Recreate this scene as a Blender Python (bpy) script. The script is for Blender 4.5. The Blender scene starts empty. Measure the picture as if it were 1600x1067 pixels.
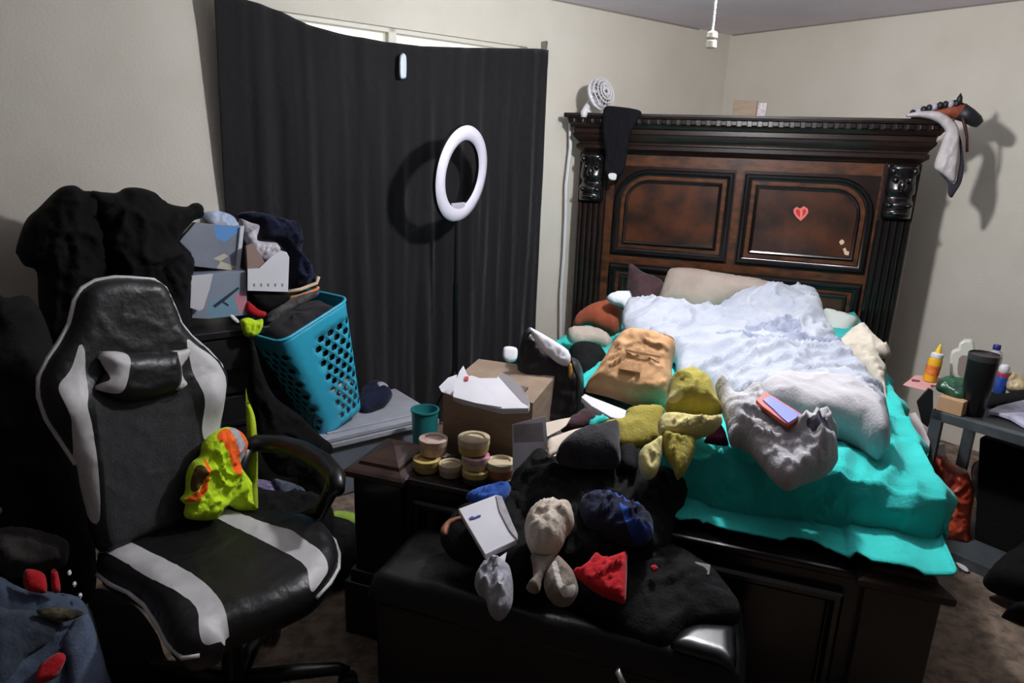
import bpy, bmesh, math, random
import numpy as np
from mathutils import Vector, Matrix, noise
from mathutils.geometry import delaunay_2d_cdt

# ------------------------------------------------------------------ camera, world, exposure
S = bpy.context.scene
COL = S.collection
FPX = 1085.0; EYE = 1.6; PITCH = math.atan(300/1085.0); ROLL = 0.036
F = np.array([0, math.cos(PITCH), -math.sin(PITCH)]); R0 = np.array([1.0, 0, 0]); U0 = np.cross(R0, F)
RR = math.cos(ROLL)*R0 + math.sin(ROLL)*U0; UU = math.cos(ROLL)*U0 - math.sin(ROLL)*R0
CC = np.array([0, 0, EYE])
cd = bpy.data.cameras.new('camera'); cam = bpy.data.objects.new('camera', cd); COL.objects.link(cam)
cd.sensor_width = 36; cd.lens = FPX/1600*36; cd.clip_start = 0.02
cam.matrix_world = Matrix(((RR[0], UU[0], -F[0], 0), (RR[1], UU[1], -F[1], 0), (RR[2], UU[2], -F[2], EYE), (0, 0, 0, 1)))
S.camera = cam
S.view_settings.view_transform = 'Standard'; S.view_settings.look = 'None'
S.view_settings.gamma = 1; S.view_settings.use_curve_mapping = False
S.view_settings.exposure = 0.0
LAMP = 830.0      # radiance of the ceiling fan's globe bulb
wd = bpy.data.worlds.new('daylight'); S.world = wd; wd.use_nodes = True
wd.node_tree.nodes['Background'].inputs[0].default_value = (1.0, 0.97, 0.86, 1)
wd.node_tree.nodes['Background'].inputs[1].default_value = 1.6

# ------------------------------------------------------------------ geometry helpers
def ray(x, y):
    d = F*FPX + RR*(x-800) - UU*(y-533.5); return d/np.linalg.norm(d)
def Z(x, y, z):                       # point of the level z seen at a picture position
    d = ray(x, y); return CC + d*(z-EYE)/d[2]
def onp(x, y, P0, N):
    d = ray(x, y); return CC + d*(((P0-CC)@N)/(d@N))
rad = math.radians
BU = np.array([math.sin(rad(70.5)), -math.cos(rad(70.5)), 0]); BW = np.array([BU[1], -BU[0], 0])
HL = np.array([0.279, 4.300, 0.0])
COR = np.array([1.481, 5.383, 0.0])
DL = np.array([math.sin(rad(52.5)), math.cos(rad(52.5)), 0]); NL = np.array([DL[1], -DL[0], 0])
def BP(u, w, z): return HL + BU*u + BW*w + np.array([0, 0, z])       # bed frame: across, towards foot, up
def RP(s, n, z): return COR + DL*s + NL*n + np.array([0, 0, z])      # room frame: along window wall, off it, up
def mtx(f):
    o = f(0, 0, 0); a = f(1, 0, 0)-o; b = f(0, 1, 0)-o
    return Matrix(((a[0], b[0], 0, o[0]), (a[1], b[1], 0, o[1]), (0, 0, 1, 0), (0, 0, 0, 1)))
MB_ = mtx(BP); MR_ = mtx(RP); MI = Matrix.Identity(4)
def tp(x, y, z, tilt=0, az=None, off=0):   # resting plane through a point, tilted towards az (default: to the viewer's side)
    P = Z(x, y, z)
    d = np.array([-P[0], -P[1], 0]) if az is None else (az if not np.isscalar(az) else np.array([math.sin(rad(az)), math.cos(rad(az)), 0]))
    d = d/np.linalg.norm(d); N = d*math.sin(rad(tilt)) + np.array([0, 0, 1])*math.cos(rad(tilt))
    return (P+N*off, N)
def wallpl(n): return (RP(0, n, 0), NL)
def shift(pl, off): return (pl[0]+pl[1]*off, pl[1])

def root(name, loc, label, cat, group=None):
    o = bpy.data.objects.new(name, None); COL.objects.link(o); o.location = Vector(loc); o.empty_display_size = .05
    o['label'] = label; o['category'] = cat
    if group: o['group'] = group
    return o
def tag(o, label, cat, group=None):
    o['label'] = label; o['category'] = cat
    if group: o['group'] = group
    return o
def wloc(o):
    v = Vector((0, 0, 0))
    while o: v = v+o.location; o = o.parent
    return v
def finish(bm, name, mats, parent, smooth, sub=0, bevel=0, solid=0, normals=True):
    if normals: bmesh.ops.recalc_face_normals(bm, faces=bm.faces[:])
    me = bpy.data.meshes.new(name)
    if parent is None:
        xs = [v.co for v in bm.verts]
        c = Vector((sum(p.x for p in xs)/len(xs), sum(p.y for p in xs)/len(xs), min(p.z for p in xs)))
        loc = c
    else:
        c = wloc(parent); loc = Vector((0, 0, 0))
    for v in bm.verts: v.co -= c
    bm.to_mesh(me); bm.free()
    for m in (mats if isinstance(mats, (list, tuple)) else [mats]): me.materials.append(m)
    if smooth is True:
        for p in me.polygons: p.use_smooth = True
    elif smooth:
        for p in me.polygons: p.use_smooth = True
        me.set_sharp_from_angle(angle=rad(smooth))
    o = bpy.data.objects.new(name, me); COL.objects.link(o); o.location = loc
    if parent: o.parent = parent
    if solid:
        m = o.modifiers.new('thickness', 'SOLIDIFY'); m.thickness = solid; m.offset = 0
    if bevel:
        m = o.modifiers.new('bevel', 'BEVEL'); m.width = bevel; m.segments = 2; m.limit_method = 'ANGLE'; m.angle_limit = rad(50)
        m.harden_normals = False
    if sub:
        m = o.modifiers.new('subsurf', 'SUBSURF'); m.levels = sub; m.render_levels = sub
    return o

class G:                                   # collects shapes for ONE mesh
    def __init__(s, M=MI): s.bm = bmesh.new(); s.M = M
    def v(s, p): return s.bm.verts.new(s.M @ Vector(p))
    def f(s, vs, mi=0):
        try:
            fc = s.bm.faces.new(vs); fc.material_index = mi; return fc
        except ValueError: return None
    def box(s, a0, a1, b0, b1, c0, c1, mi=0, taper=0):
        t = taper
        vs = [s.v((x, y, z)) for z, q in ((c0, 0), (c1, t)) for x, y in ((a0+q, b0+q), (a1-q, b0+q), (a1-q, b1-q), (a0+q, b1-q))]
        for q in ((0, 3, 2, 1), (4, 5, 6, 7), (0, 1, 5, 4), (1, 2, 6, 5), (2, 3, 7, 6), (3, 0, 4, 7)): s.f([vs[i] for i in q], mi)
        return s
    def hexa(s, pts, mi=0):                # 8 corners, bottom four then top four
        vs = [s.v(p) for p in pts]
        for q in ((0, 3, 2, 1), (4, 5, 6, 7), (0, 1, 5, 4), (1, 2, 6, 5), (2, 3, 7, 6), (3, 0, 4, 7)): s.f([vs[i] for i in q], mi)
        return s
    def tube(s, path, r, n=8, closed=False, mi=0, cap=True):
        P = [Vector(p) for p in path]; rings = []
        k = len(P); up = Vector((0.13, 0.21, 0.97)).normalized()
        rs = r if isinstance(r, (list, tuple)) else [r]*k
        prev = None
        for i in range(k):
            if closed: d = P[(i+1) % k]-P[i-1]
            else: d = P[min(i+1, k-1)]-P[max(i-1, 0)]
            d.normalize()
            a = d.cross(up) if prev is None else (prev - d*prev.dot(d))
            if a.length < 1e-4: a = d.cross(Vector((1, 0, 0)))
            a.normalize(); prev = a; b = d.cross(a)
            rings.append([s.v(P[i]+(a*math.cos(2*math.pi*j/n)+b*math.sin(2*math.pi*j/n))*rs[i]) for j in range(n)])
        for i in range(k if closed else k-1):
            A = rings[i]; B = rings[(i+1) % k]
            for j in range(n): s.f([A[j], A[(j+1) % n], B[(j+1) % n], B[j]], mi)
        if not closed and cap: s.f(rings[0], mi); s.f(rings[-1][::-1], mi)
        return s
    def lathe(s, prof, c, n=24, ax=(0, 0, 1), mi=0, cap=True):   # prof: (radius, height along ax)
        ax = Vector(ax).normalized(); a = ax.cross(Vector((0.3, 1, 0.1))).normalized(); b = ax.cross(a); c = Vector(c); rings = []
        for r, h in prof:
            rings.append([s.v(c+ax*h+(a*math.cos(2*math.pi*j/n)+b*math.sin(2*math.pi*j/n))*max(r, 1e-4)) for j in range(n)])
        for A, B in zip(rings, rings[1:]):
            for j in range(n): s.f([A[j], A[(j+1) % n], B[(j+1) % n], B[j]], mi)
        if cap: s.f(rings[0], mi); s.f(rings[-1][::-1], mi)
        return s
    def loft(s, rings, closed=True, cap=True, mi=0):
        Rg = [[s.v(p) for p in r] for r in rings]; n = len(Rg[0])
        for A, B in zip(Rg, Rg[1:]):
            for j in range(n if closed else n-1): s.f([A[j], A[(j+1) % n], B[(j+1) % n], B[j]], mi)
        if cap and closed: s.f(Rg[0], mi); s.f(Rg[-1][::-1], mi)
        return s
    def grid(s, fn, nu, nv, mi=0):
        V = [[s.v(fn(i/nu, j/nv)) for j in range(nv+1)] for i in range(nu+1)]
        for i in range(nu):
            for j in range(nv): s.f([V[i][j], V[i+1][j], V[i+1][j+1], V[i][j+1]], mi)
        return s
    def ball(s, c, r, n=12, sq=(1, 1, 1), mi=0):
        c = Vector(c); rings = []
        for i in range(n+1):
            t = math.pi*i/n
            rings.append([s.v(c+Vector((r*sq[0]*math.sin(t)*math.cos(2*math.pi*j/(2*n)), r*sq[1]*math.sin(t)*math.sin(2*math.pi*j/(2*n)), r*sq[2]*math.cos(t)))) for j in range(2*n)])
        for A, B in zip(rings, rings[1:]):
            for j in range(2*n): s.f([A[j], A[(j+1) % (2*n)], B[(j+1) % (2*n)], B[j]], mi)
        bmesh.ops.remove_doubles(s.bm, verts=[v for q in (rings[0], rings[-1]) for v in q], dist=1e-6)
        return s
    def out(s, name, mat, parent=None, smooth=35, **k): return finish(s.bm, name, mat, parent, smooth, **k)

def catmull(P, step):
    P = [np.array(p, float) for p in P]; n = len(P); out = []
    for i in range(n):
        a, b, c, d = P[i-1], P[i], P[(i+1) % n], P[(i+2) % n]
        k = max(1, int(round(np.linalg.norm(c-b)/step)))
        for j in range(k):
            t = j/k
            out.append(.5*((2*b)+(c-a)*t+(2*a-5*b+4*c-d)*t*t+(3*b-a-3*c+d)*t**3))
    return out
def lin(P, step):
    P = [np.array(p, float) for p in P]; n = len(P); out = []
    for i in range(n):
        b, c = P[i], P[(i+1) % n]; k = max(1, int(round(np.linalg.norm(c-b)/step)))
        out += [b+(c-b)*j/k for j in range(k)]
    return out
def inside(Q, P):
    Q = np.asarray(Q); P = np.asarray(P); r = np.zeros(len(Q), bool); x, y = Q[:, 0], Q[:, 1]; j = len(P)-1
    for i in range(len(P)):
        xi, yi, xj, yj = P[i][0], P[i][1], P[j][0], P[j][1]
        c = ((yi > y) != (yj > y))
        if yi != yj: r ^= c & (x < (xj-xi)*(y-yi)/(yj-yi)+xi)
        j = i
    return r
def bdist(Q, P):
    P = np.asarray(P); A = P; B = np.roll(P, -1, 0); d = np.full(len(Q), 1e9)
    for a, b in zip(A, B):
        ab = b-a; L = ab@ab
        if L < 1e-14: continue
        t = np.clip(((Q-a)@ab)/L, 0, 1); d = np.minimum(d, np.linalg.norm(Q-(a+t[:, None]*ab), axis=1))
    return d
def cdt(P, cell, rng, paints=(), holes=()):
    A = np.array(P); mn = A.min(0); mx = A.max(0); pts = []; j = 0
    y = mn[1]+cell*.5
    while y < mx[1]:
        x = mn[0]+cell*(.5 if j % 2 else 1)
        while x < mx[0]: pts.append((x+rng.uniform(-.12, .12)*cell, y+rng.uniform(-.12, .12)*cell)); x += cell
        y += cell*.87; j += 1
    pts = np.array(pts).reshape(-1, 2)
    if len(pts): pts = pts[inside(pts, A)]
    if len(pts): pts = pts[bdist(pts, A) > cell*.45]
    vs = [Vector(p) for p in A]; es = [(i, (i+1) % len(A)) for i in range(len(A))]
    for q in list(paints)+list(holes):
        b = len(vs); vs += [Vector(p) for p in q]; es += [(b+i, b+(i+1) % len(q)) for i in range(len(q))]
        if len(pts): pts = pts[bdist(pts, q) > cell*.35]
    vs += [Vector(p) for p in pts]
    V, E, Fc = delaunay_2d_cdt(vs, es, [], 0, 1e-6)[:3]
    V = np.array([tuple(v) for v in V]); Fc = [f for f in Fc]
    cen = np.array([V[list(f)].mean(0) for f in Fc]); ok = inside(cen, A)
    for h in holes: ok &= ~inside(cen, h)
    Fc = [f for f, k in zip(Fc, ok) if k]; cen = cen[ok]
    mi = np.zeros(len(Fc), int)
    for k, q in enumerate(paints): mi[inside(cen, q)] = k+1
    return V, Fc, mi
def ridge(p, sd, f, st, ang):
    c, s_ = math.cos(ang), math.sin(ang); x = p[0]*c+p[1]*s_; y = -p[0]*s_+p[1]*c
    q = Vector((x*f*st, y*f, sd*7.3)); wv = noise.noise_vector(q*.6+Vector((3.1, sd, 0)))*.9
    a = 1-min(1, abs(noise.noise(q+wv))*2.6); b = 1-min(1, abs(noise.noise(q*2.1+wv*1.3+Vector((9, 2, 1))))*2.6); c_ = 1-min(1, abs(noise.noise(q*4.1+wv*1.6+Vector((1, 7, 4))))*2.6)
    return a*a*a*.8+b*b*b*.42+c_*c_*.14-.40
def cut(name, o, plane, mat, parent=None, T=0.0, depth=.02, back=.25, wr=(0, 6, .5, .6), r=None, cell=.02, paint=(), lifts=(), soft=None, seed=1, smooth=None, bevel=0, edge=0, sag=None, sub=0):
    """A body of its own thickness whose outline lies in a plane of the room. T>0: padded or crumpled cloth; T=0: board of the given depth."""
    if T > 0: cell = max(.0055, cell*.72)
    wr = (wr[0]*.85, wr[1]*(2.0 if cell < .0075 else 1.7), wr[2], wr[3])
    P0, N = np.array(plane[0]), np.array(plane[1])/np.linalg.norm(plane[1])
    e1 = np.cross(np.array([0, 0, 1.0]), N)
    if np.linalg.norm(e1) < 1e-3: e1 = np.array([1.0, 0, 0])
    e1 /= np.linalg.norm(e1); e2 = np.cross(N, e1); rng = random.Random(seed)
    def loc(pp): q = onp(pp[0], pp[1], P0, N)-P0; return np.array([q@e1, q@e2])
    soft = T > 0 if soft is None else soft
    L = [loc(p) for p in o]; L = catmull(L, cell*.8) if soft else lin(L, cell*1.2 if T > 0 else 9)
    L = [l+np.array([rng.uniform(-1, 1), rng.uniform(-1, 1)])*edge for l in L]
    pn = [(catmull([loc(p) for p in q], cell*.8) if soft else lin([loc(p) for p in q], 9)) for q, m in paint]
    V, Fc, mi = cdt(L, cell if T > 0 else 9, rng, pn)
    d = bdist(V, L); n = len(V); bm = bmesh.new()
    if T > 0:
        rr = r or max(.02, .8*d.max()); t = np.clip(d/rr, 0, 1); prof = np.sqrt(1-(1-t)**2); H = T*prof
        if wr[0]:
            W = np.array([ridge(p, seed, wr[1], wr[2], wr[3]) for p in V]); H = H + wr[0]*W*np.clip(d/.025, 0, 1)
        for (lx, ly, lr, la) in lifts:
            c = loc((lx, ly)); H = H+la*np.exp(-((V-c)**2).sum(1)/(lr*lr))*np.clip(d/.03, 0, 1)
        bd = d < 1e-5; H[bd] = 0
        B = -back*T*prof; B[bd] = 0
    else: H = np.zeros(n); B = np.full(n, -depth); bd = np.zeros(n, bool)
    S3 = P0 + V[:, :1]*e1 + V[:, 1:]*e2
    if sag is not None: H = H+sag(S3)
    fv = [bm.verts.new(Vector(S3[i]+N*H[i])) for i in range(n)]
    bv = [fv[i] if bd[i] else bm.verts.new(Vector(S3[i]+N*(B[i]+(sag(S3)[i] if sag is not None else 0)))) for i in range(n)]
    ec = {}
    for f, m in zip(Fc, mi):
        try:
            a = bm.faces.new([fv[i] for i in f]); a.material_index = int(m)
            b = bm.faces.new([bv[i] for i in f][::-1])
        except ValueError: pass
        for i in range(len(f)):
            k = (f[i], f[(i+1) % len(f)]); ec[tuple(sorted(k))] = ec.get(tuple(sorted(k)), []) + [k]
    for k, q in ec.items():
        if len(q) == 1:
            a, b = q[0]
            if fv[a] is not bv[a] or fv[b] is not bv[b]:
                vs = []
                for vv in (fv[a], bv[a], bv[b], fv[b]):
                    if vv not in vs: vs.append(vv)
                if len(vs) > 2:
                    try: bm.faces.new(vs)
                    except ValueError: pass
    for v in [v for v in bm.verts if not v.link_faces]: bm.verts.remove(v)
    sm = (True if T > 0 else 30) if smooth is None else smooth
    if T == 0:
        bmesh.ops.dissolve_limit(bm, angle_limit=.01, verts=bm.verts[:], edges=bm.edges[:], delimit={'MATERIAL'})
    return finish(bm, name, [mat]+[m for q, m in paint], parent, sm, bevel=bevel, sub=sub)

# ------------------------------------------------------------------ materials
def srgb(c):
    return tuple(((x/255)/12.92 if x/255 <= .04045 else ((x/255+.055)/1.055)**2.4) for x in c)+(1,)
MC = {}
def mat(name, c, rough=.8, c2=None, ns=8, bump=0, bs=60, metal=0, spec=.5, coat=0, sheen=0, alpha=1, emit=0, trans=0, detail=4, stretch=None, coords='Object'):
    if name in MC: return MC[name]
    m = bpy.data.materials.new(name); m.use_nodes = True; nt = m.node_tree; b = nt.nodes['Principled BSDF']
    b.inputs['Base Color'].default_value = srgb(c); b.inputs['Roughness'].default_value = rough
    b.inputs['Metallic'].default_value = metal; b.inputs['Specular IOR Level'].default_value = spec
    b.inputs['Coat Weight'].default_value = coat; b.inputs['Coat Roughness'].default_value = .15
    b.inputs['Sheen Weight'].default_value = sheen; b.inputs['Alpha'].default_value = alpha
    b.inputs['Transmission Weight'].default_value = trans
    if emit: b.inputs['Emission Color'].default_value = srgb(c); b.inputs['Emission Strength'].default_value = emit
    tc = nt.nodes.new('ShaderNodeTexCoord'); src = tc.outputs[coords]
    if stretch:
        mp = nt.nodes.new('ShaderNodeMapping'); mp.inputs['Scale'].default_value = stretch[:3]
        if len(stretch) > 3: mp.inputs['Rotation'].default_value = (0, 0, stretch[3])
        nt.links.new(src, mp.inputs[0]); src = mp.outputs[0]
    if c2:
        n = nt.nodes.new('ShaderNodeTexNoise'); n.inputs['Scale'].default_value = ns; n.inputs['Detail'].default_value = detail
        nt.links.new(src, n.inputs['Vector'])
        rp = nt.nodes.new('ShaderNodeValToRGB'); rp.color_ramp.elements[0].position = .35; rp.color_ramp.elements[1].position = .65
        rp.color_ramp.elements[0].color = srgb(c); rp.color_ramp.elements[1].color = srgb(c2)
        nt.links.new(n.outputs['Fac'], rp.inputs[0]); nt.links.new(rp.outputs[0], b.inputs['Base Color'])
    if bump:
        n = nt.nodes.new('ShaderNodeTexNoise'); n.inputs['Scale'].default_value = bs; n.inputs['Detail'].default_value = 3
        nt.links.new(src, n.inputs['Vector']); bp = nt.nodes.new('ShaderNodeBump'); bp.inputs['Strength'].default_value = bump; bp.inputs['Distance'].default_value = .01
        nt.links.new(n.outputs['Fac'], bp.inputs['Height']); nt.links.new(bp.outputs[0], b.inputs['Normal'])
    MC[name] = m; return m
def cloth(name, c, c2=None, rough=.9, **k):
    crease = k.pop('crease', .55); had = name in MC
    m = mat(name, c, rough, c2, bump=k.pop('bump', .25), bs=k.pop('bs', 120), spec=.25, sheen=k.pop('sheen', .1), **k)
    if had or not crease: return m
    nt = m.node_tree; b = nt.nodes['Principled BSDF']; old = b.inputs['Normal'].links[0].from_node
    tc = nt.nodes.new('ShaderNodeTexCoord'); n = nt.nodes.new('ShaderNodeTexNoise'); n.noise_type = 'RIDGED_MULTIFRACTAL'
    n.inputs['Scale'].default_value = 11; n.inputs['Detail'].default_value = 2; n.inputs['Distortion'].default_value = 1.2
    mp = nt.nodes.new('ShaderNodeMapping'); mp.inputs['Scale'].default_value = (1, .55, .8); mp.inputs['Rotation'].default_value = (.3, .5, .7)
    nt.links.new(tc.outputs['Object'], mp.inputs[0]); nt.links.new(mp.outputs[0], n.inputs['Vector'])
    bp = nt.nodes.new('ShaderNodeBump'); bp.inputs['Strength'].default_value = crease; bp.inputs['Distance'].default_value = .008
    nt.links.new(n.outputs['Fac'], bp.inputs['Height']); nt.links.new(old.outputs[0], bp.inputs['Normal']); nt.links.new(bp.outputs[0], b.inputs['Normal'])
    return m

wall_m = mat('wall_paint', (228, 221, 209), .75, (221, 214, 201), ns=3, bump=.12, bs=90, spec=.3)
wall_dim = mat('wall_paint_low_bounce', (84, 78, 72), .8)  # for the unseen walls, darkened to cut the light they bounce back
ceil_m = mat('ceiling_paint', (232, 226, 234), .85, (222, 216, 226), ns=2, bump=.3, bs=60)
carpet_m = mat('carpet', (156, 136, 118), 1, (108, 92, 80), ns=25, bump=.9, bs=220, detail=8)
white_trim = mat('white_trim', (235, 232, 222), .5)
glass_m = mat('window_glass', (255, 255, 255), .02, trans=1.0)
curtain_m = cloth('black_curtain', (24, 21, 24), (17, 15, 18), ns=5, stretch=(3, 3, .25), rough=.8, sheen=.3)
wood = mat('dark_wood', (40, 23, 17), .30, (23, 14, 12), ns=5, stretch=(1, 6, 6), coat=.35, bump=.05, bs=40)
wood_b = mat('brown_wood', (98, 56, 30), .35, (56, 32, 20), ns=6, stretch=(1, 5, 5), coat=.35)
wood_f = mat('footboard_wood', (22, 13, 11), .32, (14, 9, 9), ns=5, stretch=(1, 6, 6), coat=.3)
wood_c = mat('cap_wood', (58, 33, 22), .5, (36, 20, 15), ns=6)
wood_v = mat('black_brown_moulding', (22, 17, 18), .26, (14, 11, 13), ns=8, coat=.5)
black_cl = cloth('black_cloth', (9, 9, 10), (6, 6, 7), ns=20, sheen=0)
black_cl2 = cloth('charcoal_cloth', (18, 17, 19), (11, 11, 12), ns=20, sheen=0)
leather = mat('black_leather', (11, 11, 12), .42, (8, 8, 9), ns=30, bump=.12, bs=90, spec=.5)
chair_l = mat('chair_black_leather', (20, 20, 21), .42, (18, 18, 20), ns=14, bump=.15, bs=70)
chair_fab = mat('chair_dark_mesh', (44, 45, 47), .8, (34, 35, 37), ns=40, bump=.2, bs=150)
chair_w = mat('chair_white_leather', (206, 203, 204), .5, (190, 187, 188), ns=10, bump=.08, bs=60)
black_pl = mat('black_plastic', (14, 14, 15), .35)
black_dk = mat('black_furniture', (16, 15, 16), .6, (11, 10, 11), ns=8)
white_pl = mat('white_plastic', (232, 232, 236), .4)
paper = mat('white_paper', (228, 226, 232), .7, (216, 214, 222), ns=6)
chrome = mat('chrome', (230, 230, 230), .18, metal=1)
grey_metal = mat('grey_metal', (92, 98, 102), .5, (76, 82, 86), ns=12, metal=.3)
dark_metal = mat('dark_metal', (40, 42, 46), .45, metal=.5)
kraft = mat('kraft_paper', (206, 160, 116), .8, (190, 142, 98), ns=14, bump=.3, bs=40)
card = mat('cardboard', (150, 130, 110), .85, (134, 115, 97), ns=12, stretch=(1, 1, 4), bump=.1, bs=50)
card_d = mat('printed_cardboard', (110, 96, 84), .85, (84, 74, 66), ns=9)
teal_cl = cloth('teal_sheet', (52, 196, 188), (44, 184, 178), ns=6)
red_cl = cloth('red_cloth', (196, 30, 38), (170, 22, 32), ns=12)
blue_cl = cloth('blue_cloth', (46, 92, 178), (26, 44, 110), ns=7)
navy_cl = cloth('navy_cloth', (28, 34, 62), (18, 22, 40), ns=9)
hi_y = cloth('hi_vis_yellow', (206, 240, 40), (186, 222, 34), ns=9)
hi_o = cloth('hi_vis_orange', (255, 106, 30))
hi_g = mat('reflective_grey', (170, 164, 172), .5, bump=.2, bs=200)
olive = cloth('olive_cloth', (168, 156, 72), (150, 138, 60), ns=8)
olive_l = cloth('pale_olive_cloth', (214, 202, 140), (196, 182, 118), ns=8)
bl_blue = cloth('pale_blue_grey_fleece', (176, 180, 190), (162, 167, 180), ns=7, sheen=.1)
bl_dark = cloth('grey_blue_print', (128, 136, 156), (152, 158, 174), ns=30)
bl_grey = cloth('light_grey_jersey', (190, 187, 190), (174, 171, 176), ns=7)
beige_cl = cloth('beige_linen', (182, 166, 154), (168, 152, 141), ns=7)
cream_cl = cloth('cream_cotton', (196, 187, 172), (180, 170, 154), ns=7)
rust_cl = cloth('rust_fabric', (150, 76, 50), (124, 58, 38), ns=9)
mauve_cl = cloth('dark_mauve_fabric', (84, 60, 64), (66, 46, 50), ns=9)
khaki = cloth('khaki_cotton', (204, 192, 178), (182, 168, 150), ns=9)
taupe = cloth('taupe_cotton', (140, 128, 116), (120, 108, 96), ns=9)
grey_cl = cloth('heather_grey', (176, 174, 182), (140, 138, 148), ns=10)
denim = cloth('blue_grey_denim', (78, 92, 112), (58, 68, 86), ns=12)

# ------------------------------------------------------------------ the room
def struct(o): o['kind'] = 'structure'; return o
s0, s1, n1, CH = -5.1, 0.0, 3.9, 2.44
struct(G(MR_).box(s0-.12, s1+.12, -.12, n1+.12, -.1, 0).out('floor', carpet_m, smooth=False))
struct(G(MR_).box(s0-.12, s1+.12, -.12, n1+.12, CH, CH+.1).out('ceiling', ceil_m, smooth=False))
WS0, WS1, WZ0, WZ1 = -3.50, -1.83, .95, 2.165
g = G(MR_)
g.box(s0, WS0, -.12, 0, 0, CH); g.box(WS1, s1+.12, -.12, 0, 0, CH); g.box(WS0, WS1, -.12, 0, 0, WZ0); g.box(WS0, WS1, -.12, 0, WZ1, CH)
struct(g.out('wall_left', wall_m, smooth=False))
struct(G(MR_).box(0, .12, 0, n1, 0, CH).out('wall_right', wall_m, smooth=False))
struct(G(MR_).box(s0-.12, s0, -.12, n1+.12, 0, CH).out('wall_near', wall_dim, smooth=False))
struct(G(MR_).box(s0, s1+.12, n1, n1+.12, 0, CH).out('wall_back', wall_dim, smooth=False))
g = G(MR_)
fw = .045
g.box(WS0, WS1, -.09, -.02, WZ1-fw*.5, WZ1); g.box(WS0, WS1, -.09, -.02, WZ0, WZ0+fw); g.box(WS0, WS0+fw, -.09, -.02, WZ0, WZ1); g.box(WS1-fw, WS1, -.09, -.02, WZ0, WZ1)
g.box(-2.70, -2.655, -.09, -.02, WZ0, WZ1); g.box(WS0, WS1, -.02, .012, WZ0-.03, WZ0)
w1 = struct(g.out('window_1', white_trim, smooth=False, bevel=.004))
G(MR_).box(WS0+fw, WS1-fw, -.058, -.052, WZ0+fw, WZ1-fw*.5).out('glass', glass_m, w1, smooth=False)
# thin darker strips where wall meets ceiling
struct(G(MR_).box(-1.9, -.35, 0, .004, CH-.008, CH).out('trim_1', mat('ceiling_joint_strip', (150, 138, 130), .9), smooth=False))
struct(G(MR_).box(-.004, 0, .02, 2.4, CH-.008, CH).out('trim_2', MC['ceiling_joint_strip'], smooth=False))

# ------------------------------------------------------------------ ceiling fan with its lamp
FC = RP(-2.407, 1.838, 0)
fan = root('ceiling_fan', (FC[0], FC[1], CH), 'white ceiling fan with round glowing bulb and pull chain under the ceiling', 'ceiling fan')
G(Matrix.Translation((FC[0], FC[1], 0))).lathe([(.07, CH), (.075, CH-.04), (.03, CH-.06), (.03, CH-.08), (.11, CH-.09), (.12, CH-.13), (.10, CH-.17), (.05, CH-.19), (.045, CH-.215)], (0, 0, 0), 28).out('motor_housing', white_pl, fan)
for k in range(5):
    a = k*2*math.pi/5+.62
    M = Matrix.Translation((FC[0], FC[1], CH-.12)) @ Matrix.Rotation(a, 4, 'Z') @ Matrix.Rotation(.2, 4, 'X')
    G(M).loft([[(x, -hw, -.003), (x, hw, -.003), (x, hw, .003), (x, -hw, .003)] for x, hw in ((.10, .03), (.17, .045), (.2, .055), (.5, .065), (.55, .05), (.57, .02))]).out('blade', white_pl, fan, bevel=.002)
bulb_m = mat('glowing_bulb', (252, 253, 255), .4, emit=LAMP)
BR = .055
g = G().ball((FC[0], FC[1], CH-.215-BR-.002-.06+.04), BR, 10)
g.out('bulb', bulb_m, fan, smooth=True)
chp = Z(1113, 52, 1.985)
g = G(); g.tube([(chp[0], chp[1], 2.26), (chp[0], chp[1], 1.99)], .0028, 6)
for k in range(40): g.ball((chp[0], chp[1], 1.995+k*.0068), .0042, 4)
g.out('pull_chain', white_pl, fan)
G().lathe([(.006, .05), (.016, .045), (.017, .03), (.013, .027), (.013, .022), (.017, .018), (.017, 0), (.012, -.003)], (chp[0], chp[1], 1.942), 16).out('pull_knob', mat('ivory_knob', (222, 216, 196), .4), fan)
g = G(); g.tube([(chp[0], chp[1], 2.265), ((chp[0]+FC[0])/2, (chp[1]+FC[1])/2, 2.27), (FC[0], FC[1], 2.27)], .004, 6); g.out('chain_arm', white_pl, fan)

# ------------------------------------------------------------------ curtain, clip, ring light
top = [(333, -8), (355, -6), (400, 6), (440, 19), (480, 38), (530, 52), (600, 65), (660, 72), (720, 74), (843, 76)]
tsz = []
for p in top:
    q = onp(p[0], p[1], *wallpl(.05)); tsz.append(((q-COR)@DL, q[2]))
tsz[0] = (-3.56, max(tsz[0][1], 2.2))
def ctop(s):
    for (a, za), (b, zb) in zip(tsz, tsz[1:]):
        if s <= b: return za+(zb-za)*max(0, (s-a)/(b-a))
    return tsz[-1][1]
def cur(a, b):
    s = -3.56+a*(-1.715+3.56); zt = ctop(s); z = zt+(.04-zt)*b
    left = max(0, 1-a*5)
    off = .045+left*(.05*max(0, 1-b*2.2)-.025*min(1, b*2))
    fold = .008*math.sin(a*58+2.6*math.sin(a*11)+b*.7)+.004*math.sin(a*121+b*2+1)+.020*noise.noise(Vector((a*19, b*1.6, 1)))+.010*noise.noise(Vector((a*44, b*3, 7)))
    ends = min(1, a*14, (1-a)*14+.15); hem = .003 if b < .035 else 0
    return (s+.006*noise.noise(Vector((a*2, b*5, 4))), off+fold*(.35+.65*min(1, b*2.2))*ends+hem, z)
o = G(MR_).grid(cur, 300, 60).out('curtain', curtain_m, None, True, solid=.004, normals=False)
tag(o, 'black fabric curtain tacked over the window, sagging along its top', 'curtain')
g = G(MR_)
g.box(-1.735, -1.725, -.005, .05, 2.185, 2.20); g.box(-1.733, -1.727, .0, .05, 2.16, 2.205)
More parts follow.
